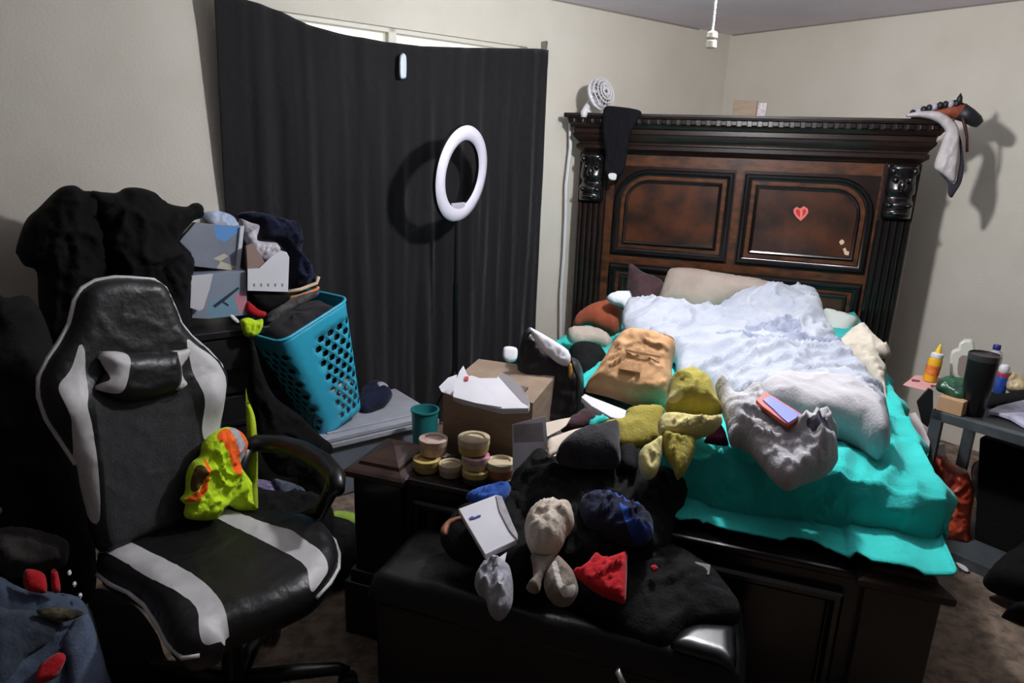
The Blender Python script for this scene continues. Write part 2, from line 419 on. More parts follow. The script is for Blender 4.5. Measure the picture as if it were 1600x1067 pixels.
tag(g.out('nail', mat('grey_steel', (150, 148, 150), .4, metal=.8)), 'small nail holding the right top corner of the curtain', 'nail')
cp = [(625, 87), (629, 83), (633, 85), (635, 92), (635, 118), (632, 123), (626, 123), (624, 116), (624, 94)]
o = cut('clip', cp, wallpl(.085), mat('pale_blue_plastic', (214, 226, 244), .3), T=.008, r=.008, back=.6, cell=.008)
tag(o, 'small pale blue plastic clip high on the black curtain', 'clip')

rc = RP(-2.462, .30, 1.468)
ring = root('ring_light', (rc[0], rc[1], 0), 'white ring light on a stand in front of the black curtain', 'ring light')
naz = rad(116); nv = Vector((math.sin(naz)*math.cos(rad(8)), math.cos(naz)*math.cos(rad(8)), -math.sin(rad(8))))
e1 = nv.cross(Vector((0, 0, 1))).normalized(); e2 = e1.cross(nv).normalized()
RM = Matrix((( e1.x, e2.x, nv.x, rc[0]), (e1.y, e2.y, nv.y, rc[1]), (e1.z, e2.z, nv.z, rc[2]), (0, 0, 0, 1)))
g = G(RM); prof = [(.170, .004), (.176, .016), (.205, .022), (.236, .016), (.243, .004)]
prof2 = prof+[(.243, -.012), (.205, -.022), (.170, -.012)]
def ringloft(pf):
    return [[(r*math.cos(t), r*math.sin(t), h) for r, h in pf] for t in [2*math.pi*i/64 for i in range(64)]]
rl = ringloft(prof); rl.append(rl[0]); G(RM).loft(rl, closed=False, cap=False).out('diffuser', mat('ring_diffuser', (236, 228, 244), .4), ring, True)
rl = ringloft([(.243, .004), (.246, -.012), (.205, -.024), (.166, -.012), (.170, .004)]); rl.append(rl[0])
G(RM).loft(rl, closed=False, cap=False).out('housing', black_pl, ring, True)
G(RM).box(-.06, .06, -.178, -.145, -.004, .014).out('phone_holder', mat('ring_diffuser2', (206, 200, 214), .4), ring, bevel=.004)
g = G(); g.tube([(rc[0]-.02, rc[1]+.01, rc[2]-.235), (rc[0]-.02, rc[1]+.01, .25)], .012, 10).tube([(rc[0]-.02, rc[1]+.01, .9), (rc[0]-.02, rc[1]+.01, .25)], .016, 10)
g.out('pole', black_pl, ring)
for k in range(3):
    a = rad(30+120*k); G().tube([(rc[0]-.02, rc[1]+.01, .42), (rc[0]-.02+.2*math.cos(a), rc[1]+.01+.2*math.sin(a), .012)], .009, 8).out('leg', black_pl, ring)

# ------------------------------------------------------------------ the bed
bed = root('bed', BP(.98, 1.1, 0), 'carved dark wood bed with tall panelled headboard and low footboard', 'bed')
hb = G(MB_).box(.10, 1.87, -.15, -.115, .12, 1.60).out('headboard', wood, bed, smooth=False)
pf = [(-.16, 1.82), (0, 1.82), (.003, 1.808), (0, 1.796), (-.022, 1.792), (-.022, 1.765), (-.03, 1.758), (-.04, 1.742), (-.052, 1.735), (-.052, 1.712), (-.045, 1.705), (-.05, 1.69), (-.062, 1.675), (-.078, 1.66), (-.078, 1.652), (-.066, 1.645), (-.066, 1.625), (-.085, 1.612), (-.095, 1.60), (-.16, 1.60)]
rings = []
for wv, z in pf:
    q = -wv if wv > -.155 else .0
rr1 = [[(-.02+min(-w_, .1), w_, z) for w_, z in pf], [(1.99-min(-w_, .1), w_, z) for w_, z in pf]]
for r_ in rr1:
    for i in (0, len(r_)-1): r_[i] = (r_[i][0] if i else (r_[1][0]), r_[i][1], r_[i][2])
rr1[0][-1] = (.075, -.16, 1.60); rr1[1][-1] = (1.895, -.16, 1.60)
G(MB_).loft(rr1).out('cornice', wood, hb, 25)
g = G(MB_)
k = .0
x = .01
while x < 1.95:
    g.box(x, x+.032, -.026, -.004, 1.767, 1.791); x += .054
g.out('dentil_trim', wood_v, hb, smooth=False, bevel=.003)
for pu0, pu1 in ((.065, .235), (1.735, 1.905)):
    post = G(MB_).box(pu0, pu1, -.16, -.10, 0, 1.60).out('post', wood, hb, smooth=False, bevel=.004)
    g = G(MB_)                                   # reeded column
    for k in range(5):
        cx = pu0+.017+k*(pu1-pu0-.034)/4
        g.tube([(cx, -.10, .1), (cx, -.10, 1.30)], .0165, 10)
    g.out('reeded_column', wood_v if pu0 > 1 else wood, post)
    g = G(MB_); cm = (pu0+pu1)/2; hw = (pu1-pu0)/2-.012  # carved bracket: scrolls, face and bands
    prof = [(.0, 1.595), (.05, 1.59), (.055, 1.565), (.035, 1.55), (.045, 1.50), (.062, 1.47), (.06, 1.45), (.03, 1.435), (.035, 1.415), (.07, 1.40), (.078, 1.38), (.06, 1.365), (.065, 1.35), (.075, 1.335), (.06, 1.32), (.03, 1.31), (.0, 1.30)]
    g.loft([[(cm+hw*math.cos(t)*(.8+.2*min(1, dd*18)), -.10+dd*math.sin(t)**.8 if math.sin(t) > 0 else -.10, z) for t in [math.pi*i/10 for i in range(11)]] for dd, z in prof], closed=False, cap=False)
    for sx in (-1, 1):
        g.ball((cm+sx*.035, -.052, 1.515), .016, 7); g.ball((cm+sx*.045, -.04, 1.385), .022, 7, (1, 1, .6)); g.ball((cm+sx*.05, -.045, 1.56), .018, 7)
    g.ball((cm, -.035, 1.485), .022, 8, (1, 1, 1.4)); g.ball((cm, -.02, 1.345), .02, 8, (2.2, 1, .5))
    g.out('carved_bracket', wood_v, post, True)
def rpath(u0, u1, z0, z1, rl_, rr_, n=8):         # rounded-corner frame path (top corners rounded by rl_, rr_)
    P = [(u0, z0), (u1, z0)]
    P += [(u1-rr_+rr_*math.cos(t), z1-rr_+rr_*math.sin(t)) for t in [math.pi/2*i/n for i in range(n+1)]] if rr_ > 0 else [(u1, z1)]
    P += [(u0+rl_-rl_*math.sin(t), z1-rl_+rl_*math.cos(t)) for t in [math.pi/2*i/n for i in range(n+1)]] if rl_ > 0 else [(u0, z1)]
    return P
def offset(P, d):
    n = len(P); out = []
    for i in range(n):
        a = np.array(P[i-1], float); b = np.array(P[i], float); c = np.array(P[(i+1) % n], float)
        e = (b-a)/np.linalg.norm(b-a); f = (c-b)/np.linalg.norm(c-b); na = np.array([-e[1], e[0]]); nb = np.array([-f[1], f[0]]); m = na+nb; m = m/max(1e-6, (m@m)/2)
        out.append(tuple(b+m*d))
    return out
def frame(P, w0, prof, name, mt, parent):
    rg = [[(p[0], w0+h, p[1]) for p in offset(P, d)] for d, h in prof]
    T_ = list(zip(*rg)); T_ = [list(t) for t in T_]; T_.append(T_[0])
    return G(MB_).loft(T_, closed=False, cap=False).out(name, mt, parent, 40)
pr_out = [(0, 0), (0, .020), (.008, .028), (.020, .028), (.028, .016), (.034, .014), (.038, 0)]
pr_in = [(0, 0), (.002, .012), (.008, .017), (.016, .014), (.02, 0)]
veneer = mat('burl_veneer', (84, 44, 22), .35, (30, 16, 13), ns=7, coat=.4, stretch=(1, 1, 1), detail=8)
def panel(u0, u1, z0, z1, a, b):
    P = rpath(u0, u1, z0, z1, a, b)
    pn = frame(P, -.115, pr_out, 'panel_frame', wood_v, hb)
    P2 = offset(P, .062); frame(P2, -.115, pr_in, 'inner_moulding', wood_v, pn)
    P3 = offset(P, .075); g = G(MB_); vs = [g.v((p[0], -.111, p[1])) for p in P3]; g.f(vs); vb = [g.v((p[0], -.116, p[1])) for p in P3]
    for i in range(len(vs)): g.f([vs[i], vs[(i+1) % len(vs)], vb[(i+1) % len(vs)], vb[i]])
    g.out('veneer_panel', veneer, pn, False)
    g = G(MB_); Q = offset(P, .036); T_ = [[(p[0], -.1145, p[1]) for p in Q], [(p[0], -.112, p[1]) for p in offset(P, .04)], [(p[0], -.112, p[1]) for p in offset(P, .058)], [(p[0], -.1145, p[1]) for p in offset(P, .063)]]
    T_ = [list(t) for t in zip(*T_)]; T_.append(T_[0]); g.loft(T_, closed=False, cap=False).out('border_band', wood_b, pn, False)
panel(.295, .975, 1.005, 1.515, .20, 0); panel(1.035, 1.715, 1.005, 1.515, 0, .20); panel(.295, 1.715, .45, .935, 0, 0)
G(MB_).box(.24, 1.73, -.116, -.112, 1.53, 1.598).box(.24, 1.73, -.116, -.110, .945, .992).box(.985, 1.025, -.116, -.110, .99, 1.53).box(.24, .285, -.116, -.112, .4, 1.53).box(1.725, 1.735, -.116, -.112, .4, 1.53).out('brown_rails', wood_b, hb, False)
# footboard
fb = G(MB_).box(.06, 1.66, 2.22, 2.37, .06, .575).out('footboard', wood_f, bed, smooth=False)
G(MB_).box(.14, 1.58, 2.20, 2.395, .575, .60).out('top_rail', wood_f, fb, smooth=False, bevel=.008)
for fu0, fu1 in ((.03, .20), (1.52, 1.69)):
    p = G(MB_).box(fu0, fu1, 2.17, 2.40, .0, .58).out('post', wood_f, fb, smooth=False, bevel=.004)
    g = G(MB_); cu = (fu0+fu1)/2; cw = 2.285
    for (h1, w1_, z) in ((0, 0, 0),): pass
    lv = [(.10, .13, .575), (.108, .138, .582), (.108, .138, .598), (.098, .128, .604), (.075, .10, .612), (.07, .095, .622), (.05, .07, .632), (.0, .0, .648)]
    g.loft([[(cu-a, cw-b, z), (cu+a, cw-b, z), (cu+a, cw+b, z), (cu-a, cw+b, z)] for a, b, z in lv]); g.out('post_cap', wood_c, p, False)
    g = G(MB_); g.box(fu0-.03, fu1+.03, 2.15, 2.43, 0, .20); g.box(fu0-.015, fu1+.015, 2.16, 2.415, .20, .24); g.out('post_base', wood_f, p, False, bevel=.006)
for a, b in ((.24, .84), (.88, 1.48)):
    P = [(a, .10), (b, .10), (b, .53), (a, .53)]
    frame(P, 2.37, pr_out, 'panel_frame', wood_v, fb)
for a in (.10, 1.66):
    G(MB_).box(a, a+.04, -.10, 2.2, .20, .42).out('side_rail', wood_f, bed, False, bevel=.004)

# mattress and fitted sheet
mt = G(MB_).box(.25, 1.68, -.08, 2.185, .40, .625).out('mattress', mat('mattress_ticking', (200, 198, 196), .9), None, False, bevel=.04)
tag(mt, 'queen mattress lying inside the dark wood bed under the teal sheet', 'mattress')
def sheet(a, b):
    A = -.30+a*(1.46+.64); B = b*(2.30+.30)*(.70+.30*min(1, max(0, (A-.54)/.2)))-.02
    u_ = min(max(A, 0), 1.46); du = A-u_; wv = min(B, 2.29); dw = B-wv
    if du < 0: du *= .35
    left = min(1, max(0, (A-.55)/.2)); dw *= .3+.7*left
    q_ = min(1, max(0, (A-.14)/.34)); z = .655+.13*q_*q_*(3-2*q_); uo = .24+u_; wo = -.06+wv
    foot = max(0, (B-1.5)/.8)
    nz = noise.noise(Vector((a*9, b*9, 3)))*.012+ridge((a*2.2, b*2.6), 4, 5.2, .45, 1.9)*(.02+.02*foot)
    sd = abs(du)
    if sd > 0:
        z -= sd*.96; bul = .012+.026*math.sin(b*46+2*noise.noise(Vector((b*4, 1, 0)))+sd*5)+.016*math.sin(b*90+sd*9)-.05*sd
        if dw > 0: sd_ = sd; z += sd_*.96-min(sd_, .10)*.9; bul = .005; wo -= .35*max(0, sd-.03)*min(1, dw/.1)
        uo += math.copysign(min(1, sd/.05)*bul*(1 if du > 0 else .3), du); nz *= .4
    if dw > 0:
        fo = .6*math.sin(a*34+2.5*noise.noise(Vector((a*5, 2, 0))))+.9*ridge((a*2.6, b*2.2), 8, 4, 2.2, .35)
        t = dw; k = min(1, t/.05)
        z -= min(t, .165)*.98
        wo += .018*k+max(0, t-.165)*(.9+.5*min(1, max(0, (A-1.15)/.15)))+.022*fo*k; nz = nz*(1-k*.7)
        if t > .17: nz = .008+.008*abs(fo)
    else: z -= .014*max(0, 1-(2.29-B)/.04)
    z += nz
    if wo > 2.16:
        if uo > 1.48: z = max(z, .655+.006*(1+math.sin(a*90)))      # over the post's cap
        else: z = max(z, .612+abs(nz)*.4)            # on the rail
    return (uo, wo, z)
o = G(MB_).grid(sheet, 190, 230).out('fitted_sheet', teal_cl, None, True, solid=.004, normals=False)
tag(o, 'crumpled teal bed sheet over the mattress, hanging onto the footboard', 'bed sheet')
# ---- rest
# ------------------------------------------------------------------ things on top of the headboard
def thing(name, o, pl, mt, label, cat, group=None, **k):
    ob = cut(name, o, pl, mt, None, **k); tag(ob, label, cat, group); return ob
q = BP(.10, -.06, 1.822)
fn = root('desk_fan', q, 'small white clip-on fan at the left end of the headboard top', 'fan')
fc = onp(936, 148, BP(0, -.05, 0), BW); fnv = Vector(BU*.80+BW*.42+np.array([0, 0, .30])).normalized()
g = G()
for r_, h in ((.086, 0), (.086, .040), (.066, .052), (.045, .056), (.024, .057)):
    a = fnv.cross(Vector((0, 0, 1))).normalized(); b = fnv.cross(a)
    g.tube([Vector(fc)+fnv*h+(a*math.cos(t)+b*math.sin(t))*r_ for t in [2*math.pi*i/28 for i in range(28)]], .0035 if h else .006, 6, closed=True)
for i in range(18):
    t = 2*math.pi*i/18; dd = a*math.cos(t)+b*math.sin(t); g.tube([Vector(fc)+dd*.086, Vector(fc)+dd*.086+fnv*.040, Vector(fc)+dd*.045+fnv*.056, Vector(fc)+dd*.01+fnv*.057], .0016, 4)
g.out('guard', mat('fan_white', (225, 222, 225), .4), fn)
g = G().lathe([(.084, 0), (.080, -.022), (.055, -.04), (.02, -.045), (.0, -.046)], fc, 24, fnv).out('motor_shell', MC['fan_white'], fn, True)
g = G()
for k in range(4):
    t = k*math.pi/2; dd = a*math.cos(t)+b*math.sin(t); ee = a*math.cos(t+.9)+b*math.sin(t+.9); p0 = Vector(fc)+fnv*.015
    g.hexa([p0+dd*.012, p0+dd*.07, p0+ee*.07+fnv*.014, p0+ee*.012+fnv*.012]+[x_+fnv*.002 for x_ in (p0+dd*.012, p0+dd*.07, p0+ee*.07+fnv*.014, p0+ee*.012+fnv*.012)])
g.out('fan_blade', mat('fan_grey', (120, 110, 114), .4), fn, False)
arm = onp(912, 183, BP(0, .008, 0), BW)
G().tube([Vector(fc)-fnv*.035, (Vector(fc)+Vector(arm))/2-fnv*.04, Vector(arm)+Vector((0, 0, .02)), Vector(arm)], [.018, .02, .021, .017], 10).out('neck', MC['fan_white'], fn, True)
G(MB_).hexa([(.075, -.05, 1.822), (.135, -.05, 1.822), (.135, .0, 1.822), (.075, .0, 1.822), (.085, -.04, 1.85), (.125, -.04, 1.85), (.12, -.01, 1.85), (.09, -.01, 1.85)]).out('clamp', MC['fan_white'], fn, bevel=.004)

thing('shirt', [(945, 168), (960, 166), (998, 172), (1001, 182), (992, 195), (984, 215), (980, 240), (976, 262), (968, 275), (950, 276), (944, 262), (946, 240), (943, 220), (941, 190)], (BP(0, .022, 0), BW), cloth('blue_black_cloth', (13, 13, 18), sheen=0),
      'black garment hanging over the left end of the headboard', 'clothes', T=.016, wr=(.008, 12, .3, 1.5), cell=.012, back=.3, r=.02)
thing('tag', [(950, 273), (955, 270), (963, 272), (963, 279), (960, 282), (952, 280)], (BP(0, .045, 0), BW), white_pl, 'small white tag at the hem of the garment on the headboard', 'tag', T=.003, r=.005, cell=.006)
bx = G(MB_).box(.925, 1.05, -.16, -.09, 1.822, 1.905); o = bx.out('cardboard_box', card, None, False, bevel=.002)
tag(o, 'small brown cardboard box standing on the middle of the headboard top', 'box')
o = G(MB_).box(1.053, 1.10, -.15, -.10, 1.822, 1.893).out('carton', mat('carton_print', (196, 186, 184), .6, (150, 140, 144), ns=60), None, False, bevel=.002)
tag(o, 'narrow pale carton beside the small brown box on the headboard', 'box')
hp = (BP(0, -.03, 0), BW)
hcz = root('hobby_horse', BP(1.95, -.03, 1.83), 'brown hobby horse head with a braided mane on the right end of the headboard', 'toy horse')
def P3(x, y, off=0): return onp(x, y, hp[0]+hp[1]*off, hp[1])
path = [(1424, 184), (1446, 181), (1468, 177), (1485, 174), (1500, 174), (1514, 181), (1525, 189), (1531, 194)]
rs = [.014, .018, .024, .034, .040, .034, .029, .018]
hm = mat('horse_brown', (150, 72, 40), .7, (118, 52, 30), ns=20, bump=.3, bs=90); hk = mat('horse_black', (30, 28, 34), .5)
G().tube([P3(*p) for p in path[:6]], [r_ for r_ in rs[:6]], 14).out('head', hm, hcz, True)
G().tube([P3(*p) for p in path[4:]], [r_+.003 for r_ in rs[4:]], 14).out('muzzle', hk, hcz, True)
g = G()
for i in range(9):
    x_ = 1426+i*8.5; y_ = 177-15*math.sin(i/8*1.5); 
    if i % 3 == 1: G().ball(P3(x_, y_, .02), .017, 7, (.8, 1, 1.1)).out('mane_ribbon', mat('mane_ribbon', (180, 170, 186), .6), hcz, True)
    else: g.ball(P3(x_, y_, .02), .017, 7, (.8, 1, 1.1))
g.ball(P3(1492, 163, .01), .022, 7); g.ball(P3(1502, 166, .01), .018, 7)
g.out('mane', hk, hcz, True)
G().lathe([(.001, .05), (.012, .03), (.016, 0)], P3(1498, 162, .02), 10).out('ear', hk, hcz, True)
G().tube([P3(1504, 184, .03), P3(1508, 198, .03), P3(1511, 215, .02), P3(1511, 237)], [.007, .008, .006, .007], 6).out('rein', mat('rein', (70, 30, 28), .6), hcz, True)
thing('towel', [(1412, 182), (1425, 176), (1450, 173), (1470, 175), (1485, 184), (1496, 196), (1499, 215), (1497, 245), (1494, 270), (1491, 286), (1475, 275), (1460, 262), (1465, 240), (1474, 215), (1476, 203), (1462, 190), (1440, 184)], (BP(0, .03, 0), BW), cloth('towel_white', (205, 196, 196), (186, 176, 178), ns=12),
      'pale towel hanging off the right end of the headboard under the horse head', 'towel', T=.03, wr=(.012, 12, .3, 1.5), cell=.012, r=.03, back=.4)
thing('bag', [(1461, 264), (1476, 276), (1491, 287), (1497, 270), (1500, 245), (1498, 210), (1503, 225), (1506, 260), (1502, 285), (1492, 302), (1487, 309), (1481, 303), (1479, 284)], (BP(0, .005, 0), BW), cloth('dark_blue_bag', (52, 46, 58)),
      'dark blue cloth with a point hanging below the pale towel', 'cloth', T=.016, wr=(.006, 14, .3, 1.5), cell=.010, r=.02)
# stickers on the headboard
hbp = (BP(0, -.108, 0), BW)
thing('heart_sticker', [(1240, 327), (1245, 323), (1250, 326), (1256, 322), (1262, 326), (1263, 332), (1258, 339), (1251, 345), (1244, 339), (1240, 332)], hbp, mat('sticker_pink', (236, 120, 110), .5), 'pink and red heart sticker on the right headboard panel', 'sticker', T=0, depth=.002,
      paint=[([(1243, 329), (1247, 326), (1250, 329), (1250, 340), (1245, 335)], mat('sticker_red', (200, 40, 36), .5)), ([(1254, 328), (1258, 326), (1260, 331), (1254, 339)], MC['sticker_red'])])
thing('sticker', [(1311, 378), (1315, 374), (1319, 376), (1319, 380), (1314, 383)], hbp, mat('sticker_cream', (228, 200, 170), .5), 'tiny cream sticker on the headboard, the upper one of two', 'sticker', T=0, depth=.002)
thing('sticker', [(1317, 389), (1321, 387), (1323, 392), (1327, 393), (1326, 399), (1320, 398)], hbp, MC['sticker_cream'], 'tiny cream sticker on the headboard, the lower one of two', 'sticker', T=0, depth=.002)
# white cable at the left of the headboard
g = G(); pts = [(891, 190), (890, 230), (886, 290), (884, 340), (880, 400), (878, 460), (876, 530), (874, 600)]
g.tube([onp(x+1.5*math.sin(i*2.1), y, RP(0, .05, 0), NL) for i, (x, y) in enumerate(pts)], .011, 8)
tag(g.out('cable', white_pl, None, True), 'white cable cover hanging down the wall beside the headboard', 'cable')

# ------------------------------------------------------------------ bedding
HD = (BP(0, .02, 0), BW*math.cos(.25)+np.array([0, 0, math.sin(.25)]))
def hpl(w_, z_, t): return (BP(.9, w_, z_), BW*math.cos(rad(t))+np.array([0, 0, math.sin(rad(t))]))
thing('throw_pillow', [(983, 410), (990, 414), (1005, 425), (1034, 438), (1040, 460), (1034, 488), (1000, 488), (984, 480), (978, 455), (981, 430)], hpl(.08, .8, 18), mauve_cl, 'dark mauve pillow leaning on the headboard behind the beige one', 'pillow', T=.07, wr=(.008, 8, .5, .5))
thing('pillow', [(1047, 422), (1060, 420), (1090, 422), (1140, 430), (1190, 438), (1218, 448), (1220, 458), (1205, 470), (1150, 480), (1110, 492), (1075, 490), (1030, 480), (1027, 474), (1034, 450), (1042, 428)], hpl(.22, .8, 32), beige_cl, 'large beige pillow in the middle against the headboard', 'pillow', T=.10, wr=(.006, 6, .5, .5), back=.5)
thing('pillow', [(1283, 486), (1310, 488), (1336, 497), (1341, 502), (1330, 518), (1318, 530), (1300, 534), (1288, 520)], hpl(.30, .8, 40), mat('pale_green_white', (206, 210, 204), .85), 'pale pillow corner sticking out right of the blue grey blanket', 'pillow', T=.06, wr=(.004, 6, .5, .5), back=.5)
thing('throw_pillow', [(895, 505), (905, 492), (925, 480), (948, 475), (965, 478), (973, 490), (972, 505), (965, 524), (945, 520), (920, 508), (900, 512)], tp(935, 505, .74, 35), rust_cl, 'rust brown cushion at the left edge of the bed by the headboard', 'pillow', T=.08, wr=(.008, 10, .5, .5))
thing('washcloth', [(947, 465), (958, 457), (980, 454), (986, 458), (990, 487), (978, 489), (972, 480), (955, 474)], tp(970, 478, .86, 45), cloth('white_cloth', (216, 218, 224)), 'small white cloth between the rust cushion and the mauve pillow', 'cloth', T=.03, wr=(.008, 12, .5, .5))
thing('sheet_bundle', [(1308, 540), (1325, 522), (1345, 513), (1352, 515), (1372, 535), (1391, 552), (1388, 560), (1375, 562), (1385, 578), (1384, 595), (1388, 640), (1385, 650), (1372, 625), (1360, 600), (1335, 570), (1310, 555)], tp(1350, 570, .83, 22), cream_cl, 'crumpled cream bed sheet at the right edge of the bed', 'bed sheet', T=.06, wr=(.03, 8, .5, 1.0), cell=.012)
B1 = (BP(1.1, 1.3, .84), (BW*math.sin(rad(6))+np.array([0, 0, math.cos(rad(6))])))
thing('blanket', [(973, 487), (985, 480), (1010, 479), (1040, 481), (1080, 486), (1110, 487), (1135, 475), (1165, 466), (1200, 463), (1240, 459), (1262, 460), (1276, 468), (1287, 492), (1300, 520), (1315, 545), (1345, 580), (1368, 605), (1384, 640), (1391, 675), (1385, 695), (1350, 693), (1300, 690), (1280, 680), (1240, 690), (1200, 700), (1170, 720), (1150, 705), (1136, 670), (1128, 630), (1100, 600), (1060, 585), (1052, 560), (1020, 540), (995, 527), (975, 515)],
      B1, bl_blue, 'pale blue grey fleece blanket crumpled over the middle of the bed', 'blanket', T=.05, wr=(.045, 4.6, .45, .9), cell=.014, r=.06, back=.9,
      lifts=[(1215, 480, .16, .05), (1170, 560, .2, .05), (1300, 640, .17, .10), (1030, 505, .1, .05), (1200, 640, .12, .04)],
      paint=[([(1110, 545), (1150, 550), (1200, 552), (1250, 547), (1305, 541), (1312, 550), (1280, 557), (1240, 560), (1200, 566), (1150, 562), (1115, 556)], bl_dark),
             ([(1160, 536), (1170, 525), (1195, 520), (1225, 513), (1243, 520), (1250, 535), (1244, 546), (1225, 540), (1205, 545), (1185, 541), (1168, 545)], bl_dark)])
thing('comforter', [(1180, 618), (1200, 606), (1230, 600), (1270, 600), (1320, 608), (1360, 628), (1384, 652), (1391, 688), (1382, 697), (1362, 690), (1340, 674), (1310, 662), (1270, 658), (1240, 648), (1205, 640)], tp(1300, 660, .86, 14), bl_grey,
      'thick light grey comforter roll beside the tablet at the foot of the blanket', 'blanket', T=.075, wr=(.02, 5, .4, 2.6), cell=.012, r=.06, back=1.2)
thing('hoodie', [(1118, 600), (1135, 603), (1150, 625), (1170, 618), (1195, 625), (1220, 645), (1236, 664), (1250, 672), (1262, 662), (1285, 660), (1300, 668), (1310, 680), (1300, 690), (1308, 705), (1308, 722), (1290, 740), (1262, 750), (1235, 760), (1212, 750), (1192, 728), (1172, 705), (1155, 692), (1140, 690), (1133, 660), (1124, 630)], tp(1230, 745, .82, 20), bl_grey,
      'bundled light grey hoodie at the foot of the bed on the teal sheet', 'hoodie', T=.065, wr=(.036, 7, .6, 2.2), cell=.010, r=.05, back=.7,
      lifts=[(1270, 700, .05, .05), (1170, 660, .05, .02)],
      paint=[([(1253, 703), (1265, 698), (1280, 700), (1295, 692), (1300, 700), (1285, 710), (1262, 712)], mat('dark_drawcord_cloth', (70, 66, 84), .8))])
tb = root('tablet', Z(1222, 650, .93), 'tablet with a glowing blue screen and red edge lying on the blanket', 'tablet')
tpl = tp(1222, 650, .955, 18)
cut('case', [(1181, 625), (1196, 612), (1206, 617), (1257, 649), (1233, 664), (1225, 660), (1190, 634)], shift(tpl, -.004), mat('tablet_case', (190, 70, 50), .5), tb, T=0, depth=.012, bevel=.002)
cut('screen', [(1192, 624), (1204, 618), (1251, 648), (1232, 660), (1222, 652), (1208, 638)], tpl, mat('screen_blue', (120, 128, 210), .2, emit=.35), tb, T=0, depth=.003)

# ------------------------------------------------------------------ clutter on the left half of the bed
bag = root('paper_bag', Z(985, 620, .80), 'crumpled brown paper bag leaning on the left side of the bed', 'paper bag')
kp = tp(985, 628, .79, 48)
cut('bag_body', [(969, 527), (985, 522), (1005, 523), (1030, 528), (1052, 537), (1055, 550), (1050, 575), (1050, 600), (1045, 622), (1035, 634), (1010, 636), (985, 632), (955, 622), (928, 615), (915, 612), (917, 602), (930, 585), (945, 560), (958, 540)], kp, kraft, bag, T=.10, wr=(.018, 9, .5, .4), cell=.012, r=.05, back=.2,
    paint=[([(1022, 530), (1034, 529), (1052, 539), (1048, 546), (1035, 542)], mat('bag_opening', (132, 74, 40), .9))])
cut('printed_label', [(971, 563), (1004, 569), (1002, 582), (968, 576)], shift(kp, .109), mat('kraft_print', (164, 120, 80), .8, (196, 150, 106), ns=70), bag, T=0, depth=.002)
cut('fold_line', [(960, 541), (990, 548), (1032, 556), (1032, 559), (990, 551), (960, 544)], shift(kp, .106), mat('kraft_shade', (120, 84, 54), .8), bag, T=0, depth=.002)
thing('cloth', [(885, 520), (900, 514), (925, 515), (945, 522), (958, 535), (950, 548), (930, 540), (905, 540), (890, 535)], tp(920, 532, .71, 30), beige_cl, 'beige fabric heap between the rust cushion and the black hat', 'cloth', T=.05, wr=(.01, 12, .5, 1))
thing('hat', [(888, 550), (895, 541), (912, 537), (930, 540), (945, 550), (950, 565), (942, 580), (930, 600), (912, 606), (898, 590), (890, 570)], tp(920, 575, .70, 40), black_cl, 'round black hat left of the brown paper bag', 'hat', T=.07, wr=(.008, 12, .5, 1))
hb_ = root('handbag', Z(855, 650, .78), 'black handbag stuffed with white paper behind the cardboard box', 'handbag')
pp = tp(855, 648, .70, 68)
cut('bag_body', [(818, 520), (828, 512), (840, 522), (862, 540), (890, 556), (905, 565), (912, 590), (910, 630), (900, 655), (880, 662), (845, 660), (812, 650), (802, 620), (806, 580), (812, 545)], pp, mat('black_patent', (22, 20, 22), .45, (34, 26, 32), ns=14), hb_, T=.09, wr=(.02, 8, .4, 1.4), cell=.014, r=.06)
cut('paper', [(826, 512), (838, 516), (862, 530), (888, 548), (893, 566), (885, 572), (872, 568), (856, 555), (838, 536)], shift(pp, .098), paper, hb_, T=.02, wr=(.01, 16, .5, 1), cell=.010)
pa = [(812, 560), (818, 530), (832, 516), (860, 535), (888, 552), (903, 590), (900, 640)]
G().tube([onp(x, y, pp[0]+pp[1]*.10, pp[1]) for x, y in pa], .006, 6).out('strap', black_pl, hb_, True)
cut('purse_charm', [(888, 570), (893, 568), (895, 580), (892, 590), (888, 588)], shift(pp, .105), mat('gold', (214, 164, 90), .35, metal=.7), hb_, T=.006, cell=.006)
thing('plastic_piece', [(786, 545), (792, 541), (806, 543), (809, 551), (806, 563), (795, 566), (786, 559)], tp(797, 555, .80, 60), white_pl, 'small white plastic piece standing at the left of the black handbag', 'plastic piece', T=.01, cell=.008)
thing('wrapper', [(788, 578), (800, 573), (801, 583), (793, 588), (786, 586)], tp(793, 583, .80, 50), blue_cl, 'bright blue wrapper between handbag and white open box', 'wrapper', T=.01, cell=.008)

cb = root('cardboard_box', BP(.42, 2.1, .60), 'large brown cardboard box on the left foot corner of the bed', 'box')
g = G(MB_)
a0, a1, b0, b1, c0, c1 = .25, .56, 1.90, 2.20, .775, .80
g.hexa([(a0, b0, .66), (a1, b0, .66), (a1, b1, .615), (a0, b1, .615), (a0+.0, b0, .86), (a1, b0, .86), (a1, b1, .84), (a0, b1, .84)])
o = g.out('carton_body', card, cb, False, bevel=.002)
bxp = None
G(MB_).hexa([(a0+.02, b1-.10, .845), (a1-.05, b1-.10, .845), (a1-.05, b1-.01, .845), (a0+.02, b1-.01, .845), (a0+.02, b1-.10, .853), (a1-.05, b1-.10, .853), (a1-.05, b1-.01, .85), (a0+.02, b1-.01, .85)]).out('flap', card_d, cb, False)
wb = root('open_white_box', BP(.45, 2.0, .87), 'opened white gift box with folded flaps on top of the brown cardboard box', 'box')
wp = tp(750, 615, .885, 22)
cut('tray', [(708, 618), (712, 600), (722, 590), (737, 586), (750, 590), (776, 590), (782, 582), (800, 590), (815, 605), (825, 620), (828, 632), (826, 638), (785, 639), (750, 630), (722, 624)], wp, paper, wb, T=0, depth=.022, bevel=.003)
